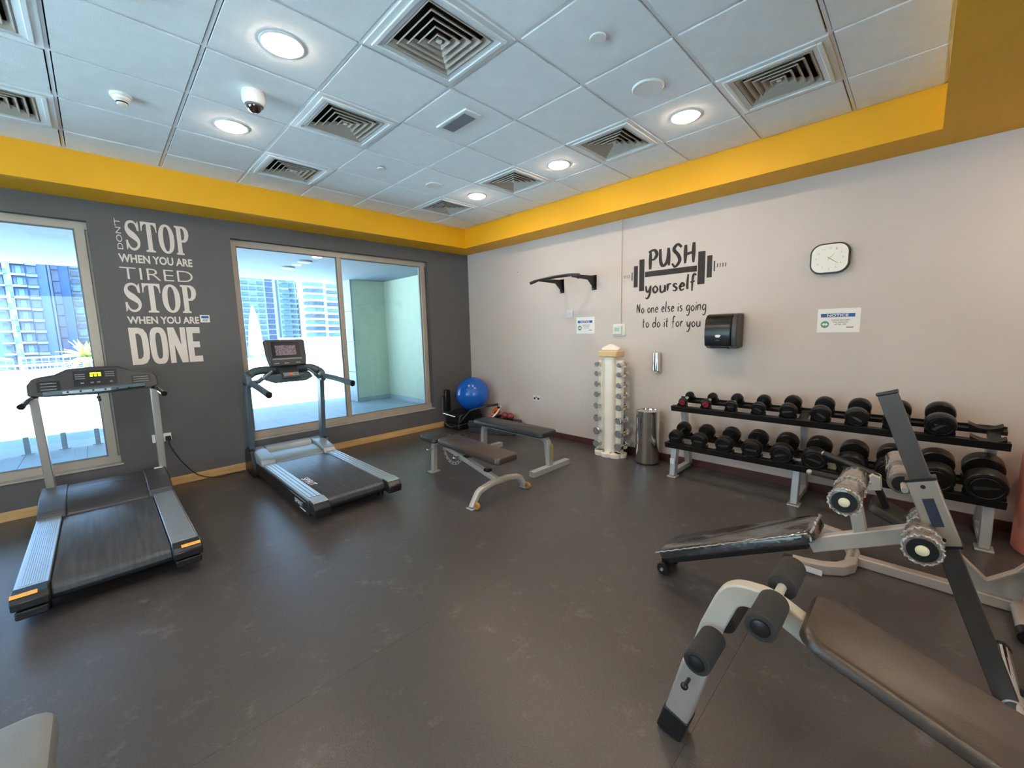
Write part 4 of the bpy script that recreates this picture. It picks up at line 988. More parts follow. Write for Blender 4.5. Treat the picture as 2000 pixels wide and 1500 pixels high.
# control wedge with buttons
m = MB().prism([(-0.60, 1.085), (-0.60, 1.10), (-0.44, 1.225), (-0.38, 1.225), (-0.38, 1.085)], 'x', -3.155, -2.965); obj('control_wedge', m, 'dark_console', t, bevel=0.008)
CW = frame_at((-3.145, -0.600, 1.1025), (1, 0, 0), tuple(Vector((0, 0.16, 0.125)).normalized()))
m = MB().box(0.008, 0.165, 0.008, 0.06, 0.0005, 0.004); m.xf(CW); obj('button_plate', m, 'silver_shell', t, bevel=0.001)
m = MB().cyl((0.085, 0.034, 0.004), (0.085, 0.034, 0.009), 0.018); m.xf(CW); obj('stop_button', m, 'orange', t)
for k in range(2): m = MB().box(0.015+k*0.022, 0.031+k*0.022, 0.02, 0.05, 0.004, 0.007); m.xf(CW); obj('key', m, 'grey_plastic', t)
m = MB().cyl((0.135, 0.034, 0.004), (0.135, 0.034, 0.008), 0.015); m.xf(CW); obj('key_pad', m, 'grey_plastic', t)
# screen head
SH = frame_at((-3.062, -0.47, 1.355), (1, 0, 0), tuple(Vector((0, 0.30, 1)).normalized()))
m = MB().prism([(-.185, -.150), (.185, -.150), (.202, -.06), (.21, .135), (.195, .155), (-.195, .155), (-.21, .135), (-.202, -.06)], 'z', -0.03, 0.02); m.xf(SH); sh = obj('screen_head', m, 'dark_console', t, bevel=0.016, seg=3)
m = MB().box(-.145, .145, -.055, .125, 0.02, 0.0225); m.xf(SH); obj('bezel', m, 'console_inlay', sh)
m = MB().box(-.11, .10, -.03, .085, 0.0225, 0.024); m.xf(SH); obj('screen', m, 'screen', sh)
m = MB().box(-.15, .15, -.078, -.062, 0.02, 0.023); m.xf(SH); obj('key_strip', m, 'grey_plastic', sh)
m = MB().prism([(-.16, -.145), (.16, -.145), (.17, -.09), (-.17, -.09)], 'z', 0.018, 0.03); m.xf(SH); obj('speaker_bar', m, 'dark_console', sh, bevel=0.003)
for x in (-.12, -.02, .1): m = MB().box(x-0.025, x+0.025, -.125, -.117, 0.03, 0.032); m.xf(SH); obj('slot_light', m, 'silver_shell', sh)
for x in (-3.38, -2.76): obj('foot', MB().cyl((x, -1.9, 0), (x, -1.9, 0.08), 0.03), 'rubber', t); obj('foot', MB().cyl((x, -0.3, 0), (x, -0.3, 0.08), 0.03), 'rubber', t)

# ------------------------------------------------------------------ benches in the middle
# adjustable bench
t = thing('adjustable_bench', 'low adjustable bench with grey arched legs and small transport wheels', 'bench', (-2.05, -2.3, 0))
def pad_mb(L, w, th, ch=0.05, k=4):
    """pad lying in local xy: x in +-w/2, y 0..-L, top at z 0"""
    c = rrect(w, L, ch, k); mb = MB()
    lv = [(-0.012, -th), (0.0, -th+0.012), (0.0, -0.016), (-0.006, -0.005), (-0.018, 0.0)]
    n = len(c); vs = []
    for ins, z in lv:
        sx = (w/2+ins)/(w/2); sy = (L/2+ins)/(L/2); vs += [(p[0]*sx, p[1]*sy - L/2, z) for p in c]
    fs = [(j*n+i, j*n+(i+1) % n, (j+1)*n+(i+1) % n, (j+1)*n+i) for j in range(len(lv)-1) for i in range(n)]
    fs += [tuple(range(n-1, -1, -1)), tuple(range((len(lv)-1)*n, len(lv)*n))]
    return mb.add(vs, fs)
XB = -2.04
m = pad_mb(0.28, 0.27, 0.055, 0.04); m.xf(Matrix.Translation((XB, -1.70, 0.445)) @ Matrix.Rotation(math.radians(2), 4, 'X')); obj('seat_pad', m, 'pad_black', t)
m = pad_mb(0.93, 0.275, 0.065, 0.045); m.xf(Matrix.Translation((XB, -2.03, 0.455)) @ Matrix.Rotation(math.radians(2), 4, 'X')); obj('back_pad', m, 'pad_brown', t)
obj('rear_leg', MB().bar(fillet([(XB, -1.76, 0.012), (XB, -1.79, 0.32), (XB, -1.86, 0.375), (XB, -2.02, 0.345)], 0.07), 0.055, 0.05, up=(1, 0, 0)), 'grey_paint', t, bevel=0.004)
obj('foot_plate', MB().box(XB-0.06, XB+0.06, -1.80, -1.72, 0, 0.012), 'silver_paint', t, bevel=0.003)
obj('main_beam', MB().bar([(XB, -1.95, 0.355), (XB, -2.83, 0.155)], 0.05, 0.05), 'grey_paint', t, bevel=0.004)
obj('front_arch', MB().sweep(fillet([(XB-0.34, -2.83, 0.012), (XB-0.26, -2.83, 0.135), (XB-0.10, -2.83, 0.165), (XB+0.10, -2.83, 0.165), (XB+0.26, -2.83, 0.135), (XB+0.34, -2.83, 0.012)], 0.10), rrect(0.05, 0.055, 0.015, 3), up=(0, 1, 0)), 'grey_paint', t)
for s in (-1, 1):
    obj('arch_foot', MB().box(XB+s*0.34-0.035, XB+s*0.34+0.035, -2.87, -2.79, 0, 0.012), 'silver_paint', t, bevel=0.003)
    w = obj('wheel', MB().lathe([(0.008, -0.012), (0.03, -0.012), (0.033, -0.006), (0.033, 0.006), (0.03, 0.012), (0.008, 0.012)], (XB+s*0.325, -2.885, 0.036), (1, 0, 0), 20), 'amber_wheel', t)
    obj('axle_bolt', MB().cyl((XB+s*0.325-0.02, -2.885, 0.036), (XB+s*0.325+0.02, -2.885, 0.036), 0.009), 'chrome', w)
obj('support_brace', MB().bar([(XB, -2.58, 0.365), (XB, -2.32, 0.29)], 0.035, 0.03), 'black_metal', t)
obj('seat_bracket', MB().bar([(XB, -1.72, 0.375), (XB, -2.0, 0.375)], 0.05, 0.03), 'black_metal', t); obj('back_bracket', MB().bar([(XB, -2.06, 0.378), (XB, -2.88, 0.362)], 0.05, 0.028), 'black_metal', t)
obj('pad_stop', MB().cyl((XB, -2.885, 0.345), (XB, -2.885, 0.385), 0.022), 'rubber', t)
obj('rubber_stop', MB().box(XB-0.03, XB+0.03, -2.70, -2.64, 0.215, 0.245), 'rubber', t, bevel=0.006)
arc = [(XB+0.002, -2.12 + 0.155*math.cos(a), 0.33 + 0.155*math.sin(a)) for a in [math.radians(180+20*k) for k in range(0, 10)]]
obj('angle_plate', MB().bar(arc, 0.008, 0.032, up=(1, 0, 0)) if False else MB().sweep(arc, [(-.016, -.004), (.016, -.004), (.016, .004), (-.016, .004)], up=(1, 0, 0)), 'steel', t)
for k in range(1, 9): a = math.radians(180+20*k); obj('angle_hole', MB().cyl((XB-0.006, -2.12+0.155*math.cos(a), 0.33+0.155*math.sin(a)), (XB+0.008, -2.12+0.155*math.cos(a), 0.33+0.155*math.sin(a)), 0.008, n=10), 'black_plastic', t)
obj('pull_pin', MB().cyl((XB-0.09, -2.27, 0.285), (XB-0.02, -2.27, 0.285), 0.008).sphere((XB-0.095, -2.27, 0.285), 0.016), 'chrome', t); obj('seat_pin', MB().cyl((XB-0.09, -1.80, 0.28), (XB-0.03, -1.80, 0.28), 0.007).sphere((XB-0.095, -1.80, 0.28), 0.014), 'chrome', t)

# flat bench
XF2 = -1.14
t = thing('flat_bench', 'flat weight bench with silver T-bar feet behind the adjustable bench', 'bench', (XF2, -2.1, 0))
m = pad_mb(1.16, 0.285, 0.06, 0.05); m.xf(Matrix.Translation((XF2, -1.535, 0.435))); obj('pad', m, 'pad_black', t)
obj('under_beam', MB().bar([(XF2, -1.62, 0.35), (XF2, -2.60, 0.35)], 0.06, 0.045), 'silver_paint', t, bevel=0.004)
obj('leg', MB().bar(fillet([(XF2, -2.52, 0.36), (XF2, -2.66, 0.345), (XF2, -2.69, 0.055)], 0.10), 0.055, 0.07, up=(1, 0, 0)), 'silver_paint', t, bevel=0.004)
obj('leg', MB().bar(fillet([(XF2, -1.78, 0.36), (XF2, -1.60, 0.345), (XF2, -1.585, 0.055)], 0.10), 0.055, 0.07, up=(1, 0, 0)), 'silver_paint', t, bevel=0.004)
for y in (-2.70, -1.585):
    fb = MB(); a, b = XF2-0.31, XF2+0.31; h = 0.055; w_ = 0.035
    fb.box(a, b, y-w_, y+w_, 0.0, 0.005); fb.box(a, b, y-w_, y+w_, h-0.005, h); fb.box(a, b, y-w_, y-w_+0.005, 0.005, h-0.005); fb.box(a, b, y+w_-0.005, y+w_, 0.005, h-0.005); fb.box(a+0.01, a+0.02, y-w_+0.005, y+w_-0.005, 0.005, h-0.005)
    obj('foot_bar', fb, 'silver_paint', t, sm=False)
obj('leg_sticker', MB().box(XF2-0.020, XF2+0.020, -2.728, -2.7265, 0.12, 0.30), 'gold', t)

# ------------------------------------------------------------------ corner things
t = thing('exercise_ball', 'shiny blue exercise ball in the far corner', 'ball', (-0.37, -0.46, 0.28))
obj('ball', MB().sphere((-0.37, -0.46, 0.555), 0.272, 40, 24), 'ball_blue', t); obj('valve', MB().cyl((-0.55, -0.60, 0.71), (-0.562, -0.61, 0.722), 0.012), 'white_plastic', t)
t = thing('stepper_machine', 'black folded stepper machine with grey tube handles under the blue ball', 'stepper', (-0.5, -0.35, 0))
obj('base', MB().box(-0.68, -0.06, -0.46, -0.06, 0.0, 0.10), 'black_plastic', t, bevel=0.02)
obj('body', MB().prism([(-0.66, 0.10), (-0.62, 0.24), (-0.45, 0.282), (-0.20, 0.282), (-0.12, 0.10)], 'y', -0.44, -0.10), 'black_plastic', t, bevel=0.02)
obj('side_loop', MB().tube(fillet([(-0.70, -0.10, 0.50), (-0.75, -0.16, 0.49), (-0.77, -0.18, 0.30), (-0.75, -0.20, 0.10), (-0.70, -0.30, 0.03), (-0.64, -0.42, 0.10), (-0.56, -0.62, 0.33), (-0.42, -0.86, 0.41), (-0.30, -0.98, 0.43)], 0.08), 0.012, 10), 'dark_console', t)
obj('grip', MB().tube([(-0.70, -0.09, 0.505), (-0.52, -0.05, 0.53)], 0.016, 10), 'foam', t); obj('grip', MB().tube([(-0.56, -0.70, 0.365), (-0.34, -0.94, 0.43)], 0.016, 10) if False else MB().tube([(-0.43, -0.85, 0.408), (-0.30, -0.98, 0.43)], 0.019, 10), 'foam', t)
obj('side_bar', MB().tube([(-0.78, -0.20, 0.27), (-0.66, -0.36, 0.21)], 0.014, 10), 'chrome', t)
obj('upright_pad', MB().box(-0.66, -0.55, -0.12, -0.06, 0.26, 0.62), 'black_plastic', t, bevel=0.02)
t = thing('push_up_bar', 'thin chrome rod with black foam grip lying on the floor in front of the stepper', 'exercise bar', (-0.9, -0.6, 0))
obj('rod', MB().tube([(-0.98, -0.42, 0.028), (-0.86, -0.98, 0.028)], 0.012, 10), 'chrome', t); obj('grip', MB().tube([(-0.955, -0.53, 0.028), (-0.89, -0.84, 0.028)], 0.028, 14), 'foam', t)
t = thing('step_platform', 'thick black aerobic step platform under the far end of the flat bench', 'step platform', (-0.33, -0.93, 0))
SP = Matrix.Translation((-0.335, -0.935, 0)) @ Matrix.Rotation(math.radians(-70), 4, 'Z')
for k, (a, b) in enumerate(((0.0, 0.085), (0.087, 0.182))):
    m = MB().prism([(-0.385, a), (-0.395, a+0.03), (-0.375, b), (0.375, b), (0.395, a+0.03), (0.385, a)], 'y', -0.17, 0.17); m.xf(SP); obj('body' if k else 'riser', m, 'dark_console', t, bevel=0.008)
m = MB().box(-0.35, 0.35, -0.15, 0.15, 0.182, 0.19); m.xf(SP); obj('top_mat', m, 'rubber', t)
t = thing('resistance_band', 'orange resistance band bundle beside the blue ball', 'exercise band', (-0.25, -0.95, 0.12))
obj('bundle', MB().sphere((-0.20, -0.84, 0.30), 0.075, 18, 10, (0.8, 1.0, 0.85)), 'orange', t)
obj('strap', MB().sweep(smooth([(-0.52, -0.92, 0.19), (-0.40, -0.93, 0.23), (-0.30, -0.95, 0.30), (-0.24, -0.97, 0.40)], 5), [(-.022, -.003), (.022, -.003), (.022, .003), (-.022, .003)]), 'sticker_white', t)
obj('strap', MB().sweep(smooth([(-0.48, -0.86, 0.19), (-0.36, -0.86, 0.25), (-0.28, -0.90, 0.35), (-0.25, -0.95, 0.43)], 5), [(-.02, -.003), (.02, -.003), (.02, .003), (-.02, .003)]), 'orange', t)
obj('buckle', MB().box(-0.29, -0.25, -0.98, -0.94, 0.36, 0.39), 'black_plastic', t, bevel=0.004)
obj('support', MB().box(-0.29, -0.14, -0.90, -0.80, 0.19, 0.235), 'black_plastic', t, bevel=0.01)
for q, (y, z, s) in enumerate(((-0.98, 0.238, 0.0), (-1.10, 0.238, 0.0))):
    t = thing('weight_ball', ('left' if q == 0 else 'right') + ' one of two small maroon weighted balls against the beige wall', 'ball', (-0.12, y, z-0.055), 'maroon weighted balls')
    obj('ball', MB().sphere((-0.16, y, z), 0.058, 22, 14, (1, 1.15, 0.8)), 'maroon', t); obj('seam', MB().lathe([(0.0585, -0.003), (0.0595, 0), (0.0585, 0.003)], (-0.16, y, z), (1, 0, 0.2), 24, caps=False), 'brown_board', t)

# ------------------------------------------------------------------ small dumbbell tower
TX, TY = -0.215, -2.90
t = tower_stand = thing('dumbbell_tower', 'cream plastic tower stand for small chrome dumbbells', 'dumbbell stand', (TX, TY, 0))
base = MB()
for a, b in ((0, -0.135), (0, 0.135), (-0.075, 0.0), (-0.06, -0.10), (-0.06, 0.10)): base.lathe([(0.075, 0.0), (0.078, 0.02), (0.078, 0.045), (0.066, 0.05)], (TX+a, TY+b, 0), n=20)
obj('base', base, 'cream', t)
obj('column', MB().prism([(TX+a, TY+b) for a, b in rrect(0.13, 0.15, 0.045, 6)], 'z', 0.045, 1.21), 'cream', t)
for y in (TY-0.135, TY+0.135): 
    c = MB().box(TX-0.03, TX+0.03, y-0.025, y+0.025, 0.045, 1.17); c.box(TX-0.012, TX+0.012, min(y, TY), max(y, TY), 0.045, 1.17); obj('side_column', c, 'cream', t, bevel=0.008)
obj('top_block', MB().box(TX-0.09, TX+0.09, TY-0.125, TY+0.125, 1.21, 1.285), 'cream_gold', t, bevel=0.012)
obj('top_handle', MB().prism([(TY-0.115, 1.285), (TY-0.12, 1.315), (TY-0.05, 1.345), (TY, 1.365), (TY+0.05, 1.345), (TY+0.12, 1.315), (TY+0.115, 1.285)], 'x', TX-0.03, TX+0.03), 'cream', t, bevel=0.01)
def hexhead(r): return [(0.86*r, -0.030), (r, -0.025), (r, 0.025), (0.86*r, 0.030)]
sizes = [0.029, 0.031, 0.034, 0.037, 0.040, 0.044, 0.048, 0.052]      # top to bottom
names8 = ['topmost', 'second from the top', 'third from the top', 'fourth from the top', 'fourth from the bottom', 'third from the bottom', 'second from the bottom', 'lowest']
for q in range(8):
    r = sizes[q]; z = [1.12, 1.008, 0.881, 0.755, 0.615, 0.458, 0.297, 0.135][q] 
    for y, side in ((TY+0.135, 'left'), (TY-0.135, 'right')):
        y_ = TY + (0.145 if side == 'left' else -0.157)
        d = thing('chrome_dumbbell', 'small chrome dumbbell, %s in the %s column of the cream tower' % (names8[q], side), 'dumbbell', (TX, y_, z), 'chrome dumbbells on the cream tower')
        obj('handle', MB().cyl((TX-0.055, y_, z), (TX+0.055, y_, z), 0.011, n=12), 'chrome', d)
        for s in (-1, 1):
            hd = obj('head', MB().lathe(hexhead(r), (TX+s*0.075, y_, z), (1, 0, 0), 8), 'chrome', d, ang=20)
            obj('end_disc', MB().cyl((TX+s*0.1045, y_, z), (TX+s*0.1065, y_, z), r*0.80, n=16), 'grey_plastic', hd)
        cup = MB(); cup.box(TX-0.045, TX+0.045, y_-0.014, y_+0.014, z-r*0.5-0.016, z-0.012)
        cup.box(TX-0.045, TX+0.045, min(y, y_), max(y, y_), z-r*0.5-0.016, z-r*0.5-0.006); obj('cradle', cup, 'cream', tower_stand, sm=False)

# chrome bin
t = thing('waste_bin', 'tall chrome cylindrical waste bin between the cream tower and the rack', 'bin', (-0.205, -3.375, 0))
bc = (-0.205, -3.375, 0)
obj('body', MB().lathe([(0.128, 0.0), (0.131, 0.006), (0.131, 0.60), (0.133, 0.604), (0.133, 0.612), (0.120, 0.612), (0.115, 0.59), (0.115, 0.3)], bc, n=48), 'chrome', t)
obj('ash_tray', MB().lathe([(0.004, 0.585), (0.100, 0.585), (0.114, 0.597), (0.114, 0.58), (0.004, 0.58)], bc, n=40), 'steel', t)
obj('base_ring', MB().lathe([(0.131, 0.0), (0.134, 0.0), (0.134, 0.018), (0.131, 0.02)], bc, n=48, caps=False), 'black_plastic', t)

# ------------------------------------------------------------------ dumbbell rack
t = thing('dumbbell_rack', 'long two-tier dumbbell rack with black shelves and silver legs along the beige wall', 'rack', (-0.25, -4.87, 0))
RY = (-3.735, -5.995)
def leg_frame(y):
    obj('front_leg', MB().bar([(-0.455, y, 0.012), (-0.405, y, 0.40)], 0.055, 0.075, up=(1, 0, 0)), 'silver_paint', t, bevel=0.004)
    obj('rear_leg', MB().bar([(-0.045, y, 0.03), (-0.245, y, 0.755)], 0.055, 0.075, up=(1, 0, 0)), 'silver_paint', t, bevel=0.004)
    obj('floor_bar', MB().bar([(-0.44, y, 0.045), (-0.04, y, 0.045)], 0.055, 0.05), 'silver_paint', t, bevel=0.004)
    obj('foot_plate', MB().box(-0.51, -0.40, y-0.045, y+0.045, 0, 0.012), 'silver_paint', t, bevel=0.003)
for y in (-3.79, -4.85, -5.93): leg_frame(y)
obj('leg_label', MB().box(-0.4695, -0.468, -3.815, -3.765, 0.13, 0.19) if False else MB().box(-0.487, -0.4855, -3.812, -3.768, 0.14, 0.20), 'sticker_white', t)
TILT = math.radians(14)
def shelf(cx, cz, name):
    # a tilted tray: front lip lower; x axis positive toward wall
    mtx = Matrix.Translation((cx, 0, cz)) @ Matrix.Rotation(-TILT, 4, 'Y')
    mb = MB(); mb.box(-0.15, -0.095, RY[1], RY[0], -0.03, 0.0); mb.box(0.055, 0.11, RY[1], RY[0], -0.03, 0.0); mb.box(-0.158, -0.15, RY[1], RY[0], -0.045, 0.012)
    mb.box(0.11, 0.118, RY[1], RY[0], -0.03, 0.012)
    for y in (-3.79, -4.85, -5.93): mb.box(-0.15, 0.11, y-0.03, y+0.03, -0.034, -0.004)
    mb.xf(mtx); return obj(name, mb, 'black_metal', t, bevel=0.002), mtx
lo, ML = shelf(-0.40, 0.405, 'lower_shelf'); up_, MU = shelf(-0.275, 0.765, 'upper_shelf')
obj('shelf_bolt', MB().cyl((-0.40, -3.79, 0.36), (-0.43, -3.79, 0.36), 0.01), 'steel', t)
slots = [-3.845 - 0.2275*k for k in range(10)]
def saddle(mtx, y, r, parent):
    for x0, x1 in ((-0.152, -0.095), (0.055, 0.112)):
        mb = MB()
        hw = r*0.95
        n = 8; top = []
        for k in range(n+1):
            a = -hw + 2*hw*k/n; top.append((y+a, 0.001 + (a/hw)**2*0.030))
        mb.prism([(y-hw, 0.0)] + [(a, b+0.004) for a, b in top] + [(y+hw, 0.0)], 'x', x0, x1)
        mb.xf(mtx); obj('saddle', mb, 'black_metal', parent, sm=False)
def rdumb(mtx, y, r, L, lb, red=False, num=None):
    """rubber dumbbell lying across a shelf; r head radius, L head thickness"""
    o = mtx @ Vector((-0.02, y, r + 0.006)); ax = (mtx.to_3x3() @ Vector((-1, 0, 0))).normalized()   # toward the room
    d = thing('rubber_dumbbell', lb, 'dumbbell', tuple(o - Vector((0, 0, r))), 'black rubber dumbbells on the rack')
    g = 0.062
    obj('handle', MB().lathe([(0.013, -g-0.005), (0.014, -g*0.8), (0.0175, 0.0), (0.014, g*0.8), (0.013, g+0.005)], o, ax, 16), 'chrome', d)
    for s in (1, -1):
        q = o + ax*s*g
        hd = obj('head', MB().lathe([(r*0.55, 0), (r*0.93, 0.004), (r, 0.012), (r, L-0.012), (r*0.94, L-0.003), (r*0.80, L), (r*0.76, L-0.004), (r*0.02, L-0.004)], q, ax*s, 28), 'rubber', d)
        if s == 1:
            obj('end_plate', MB().lathe([(0.001, L-0.004), (r*0.70, L-0.004), (r*0.66, L-0.0005), (0.001, L-0.0005)], q, ax, 24), 'red_disc' if red else 'rubber', hd)
            F = Matrix.Translation(q + ax*(L-0.0004)) @ Matrix((( 0, 0, ax.x), (-1, 0, ax.y), (0, 1, ax.z))).to_4x4()
            a_ = random.uniform(-0.7, 0.7)
            em = MB().box(-r*0.55, r*0.55, -r*0.10, r*0.10, 0, 0.0025); em.xf(Matrix.Rotation(a_, 4, 'Z')); em.xf(F); obj('raised_bar', em, 'rubber' if red else 'rubber_emboss', hd, sm=False)
            em = MB().cyl((-r*0.1, r*0.33, 0), (-r*0.1, r*0.33, 0.003), r*0.14, n=14); em.xf(Matrix.Rotation(a_, 4, 'Z')); em.xf(F); obj('raised_mark', em, 'rubber' if red else 'rubber_emboss', hd)
    return d
ordn = ['first', 'second', 'third', 'fourth', 'fifth', 'sixth', 'seventh', 'eighth', 'ninth', 'tenth']
random.seed(11)
ru = [0.042, 0.046, 0.053, 0.058, 0.066, 0.070, 0.074, 0.078, 0.082]
rl = [0.070, 0.073, 0.077, 0.081, 0.085, 0.088, 0.091, 0.094, 0.098, 0.102]
Lu = [0.050, 0.052, 0.055, 0.058, 0.062, 0.068, 0.072, 0.076, 0.080]
Ll = [0.072, 0.075, 0.078, 0.082, 0.086, 0.088, 0.090, 0.094, 0.098, 0.102]
for k in range(10):
    saddle(MU, slots[k], ru[k] if k < 9 else 0.085, t); saddle(ML, slots[k], rl[k], t)
    if k < 9: rdumb(MU, slots[k], ru[k], Lu[k], '%s %sdumbbell from the left on the upper shelf of the rack' % (ordn[k], 'red-ended black ' if k < 2 else 'black rubber '), k < 2)
    rdumb(ML, slots[k], rl[k], Ll[k], '%s black rubber dumbbell from the left on the lower shelf of the rack' % ordn[k])

# salmon drum
t = thing('salmon_drum', 'salmon pink round drum with dark lid at the right end of the rack', 'drum', (-0.27, -6.325, 0))
obj('body', MB().lathe([(0.255, 0.0), (0.262, 0.01), (0.262, 0.66), (0.25, 0.675)], (-0.27, -6.325, 0), n=40), 'salmon', t); obj('lid', MB().lathe([(0.255, 0.675), (0.255, 0.695), (0.24, 0.70)], (-0.27, -6.325, 0), n=40), 'navy_lid', t)
obj('seam', MB().box(-0.536, -0.530, -6.331, -6.325, 0.02, 0.66), 'maroon', t)

# ------------------------------------------------------------------ bench A: decline bench nearest the camera
XA = -3.13
t = thing('decline_bench', 'decline bench with brown-black pad and black foam leg rollers, nearest the camera', 'bench', (XA, -5.6, 0))
pth = fillet([(XA, -4.955, 0.03), (XA, -5.075, 0.50), (XA, -5.135, 0.665), (XA, -5.24, 0.675), (XA, -5.40, 0.598), (XA, -6.55, 0.212)], 0.10, 8)
obj('frame_beam', MB().bar(pth, 0.070, 0.048, up=(1, 0, 0)), 'bright_paint', t, bevel=0.004)
obj('lower_sleeve', MB().bar([(XA, -4.958, 0.045), (XA, -5.03, 0.33)], 0.088, 0.072, up=(1, 0, 0)), 'steel', t, bevel=0.005)
obj('foot_cap', MB().bar([(XA, -4.943, 0.0), (XA, -4.972, 0.10)], 0.096, 0.082, up=(1, 0, 0)), 'black_plastic', t, bevel=0.006)
m = pad_mb(1.15, 0.272, 0.045, 0.05); m.xf(Matrix.Translation((XA, -5.345, 0.700)) @ Matrix.Rotation(math.radians(18.5), 4, 'X')); obj('pad', m, 'pad_brown', t)
for nm, y, z, r in (('thigh', -5.262, 0.705, 0.041), ('ankle', -5.095, 0.495, 0.041)):
    obj('roller_axle', MB().cyl((XA-0.195, y, z), (XA+0.195, y, z), 0.0135), 'bright_paint', t)
    for s in (-1, 1):
        fr = obj('foam_roller', MB().lathe([(0.022, 0.0), (r-0.004, 0.0), (r, 0.004), (r, 0.146), (r-0.004, 0.15), (0.022, 0.15)], (XA+s*0.05, y, z), (s, 0, 0), 30), 'foam', t)
        obj('end_cap', MB().lathe([(0.026, 0.148), (0.024, 0.156), (0.012, 0.16)], (XA+s*0.05, y, z), (s, 0, 0), 20), 'black_plastic', fr)
obj('rear_foot', MB().bar([(XA-0.28, -6.55, 0.03), (XA+0.28, -6.55, 0.03)], 0.055, 0.055), 'steel', t, bevel=0.004)
obj('rear_post', MB().bar([(XA, -6.55, 0.05), (XA, -6.53, 0.20)], 0.05, 0.05, up=(0, 1, 0)), 'steel', t)
obj('height_pin', MB().cyl((XA-0.05, -5.02, 0.29), (XA-0.085, -5.02, 0.29), 0.007).sphere((XA-0.09, -5.02, 0.29), 0.013), 'black_plastic', t)

# ------------------------------------------------------------------ bench B: wrapped decline bench with tall bar
XC = -2.17
t = thing('sit_up_bench', 'steep sit-up bench wrapped in clear plastic with a tall flat bar', 'bench', (XC, -5.2, 0))
SL = math.radians(27.2)
m = pad_mb(0.86, 0.27, 0.062, 0.055); m.xf(Matrix.Translation((XC+0.04, -4.455, 0.178)) @ Matrix.Rotation(-SL, 4, 'X')); obj('wrapped_pad', m, 'wrap_dark', t)
# the wrap's folded seam along the near long edge and the gathered corner
sp = []
for k in range(40):
    s_ = k/39*0.84; sp.append((XC+0.04-0.136 + 0.002*math.sin(k*2.1), -4.46 - s_*math.cos(SL), 0.172 + s_*math.sin(SL) + 0.0025*math.sin(k*3.7)))
obj('wrap_seam', MB().tube(sp, 0.004, 6), 'wrap_seam', t)
fd = []
for k in range(14):
    fd.append((XC+0.04-0.13 + k*0.02, -4.455-0.857*math.cos(SL)-0.004*(k % 2), 0.172+0.857*math.sin(SL)+0.006*math.sin(k*2.3)))
obj('wrap_seam', MB().tube(fd, 0.006, 6), 'wrap_seam', t)
obj('under_board', MB().bar([(XC+0.04, -4.52, 0.118), (XC+0.04, -5.20, 0.470)], 0.16, 0.035), 'black_metal', t, bevel=0.004)
obj('main_beam', MB().bar([(XC, -5.21, 0.466), (XC, -5.58, 0.655)], 0.05, 0.072), 'grey_paint', t, bevel=0.004)
obj('wheel_axle', MB().cyl((XC-0.04, -4.475, 0.039), (XC+0.16, -4.475, 0.039), 0.009), 'steel', t)
for s in (-1, 1):
    obj('wheel', MB().lathe([(0.01, -0.014), (0.034, -0.014), (0.038, -0.008), (0.038, 0.008), (0.034, 0.014), (0.01, 0.014)], (XC+0.06+s*0.075, -4.475, 0.039), (1, 0, 0), 22), 'rubber', t)
obj('wheel_bracket', MB().box(XC+0.012, XC+0.108, -4.50, -4.45, 0.03, 0.135), 'black_metal', t, bevel=0.004)
obj('roller_post', MB().bar([(XC, -5.40, 0.545), (XC, -5.345, 0.80)], 0.045, 0.05, up=(0, 1, 0)), 'grey_paint', t, bevel=0.003)
# tall bar and its sleeve
def barpt(z): return (XC, -5.885 + 0.45*z/1.24, z)
obj('tall_bar', MB().bar([barpt(0.02), barpt(1.235)], 0.034, 0.068, up=(1, 0, 0)) if False else MB().sweep([barpt(0.02), barpt(1.235)], [(-.034, -.017), (.034, -.017), (.034, .017), (-.034, .017)], up=(1, 0, 0)), 'dark_bar', t, bevel=0.003)
obj('bar_cap', MB().sweep([barpt(1.235), barpt(1.247)], [(-.037, -.02), (.037, -.02), (.037, .02), (-.037, .02)], up=(1, 0, 0)), 'black_plastic', t, bevel=0.003)
sl = obj('sleeve', MB().sweep([barpt(0.628), barpt(0.885)], [(-.046, -.028), (.046, -.028), (.046, .028), (-.046, .028)], up=(1, 0, 0)), 'sleeve_paint', t, bevel=0.004)
obj('sleeve_rim', MB().sweep([barpt(0.883), barpt(0.893)], [(-.048, -.03), (.048, -.03), (.048, .03), (-.048, .03)], up=(1, 0, 0)), 'black_plastic', sl)
obj('sleeve_rim', MB().sweep([barpt(0.620), barpt(0.630)], [(-.048, -.03), (.048, -.03), (.048, .03), (-.048, .03)], up=(1, 0, 0)), 'black_plastic', sl)
m = MB().sweep([barpt(0.705), barpt(0.815)], [(-.018, .028), (.018, .028), (.018, .030), (-.018, .030)], up=(1, 0, 0)); obj('decal', m, 'navy_lid', sl, sm=False)
m = MB().sweep([barpt(0.705), barpt(0.815)], [(-.018, -.030), (.018, -.030), (.018, -.028), (-.018, -.028)], up=(1, 0, 0)); obj('decal', m, 'navy_lid', sl, sm=False)
for z in (0.655, 0.862):
    b = Vector(barpt(z)); obj('bolt_hole', MB().cyl(b+Vector((-0.0285, 0, 0)), b+Vector((-0.031, 0, 0)), 0.008, n=12), 'black_plastic', sl)
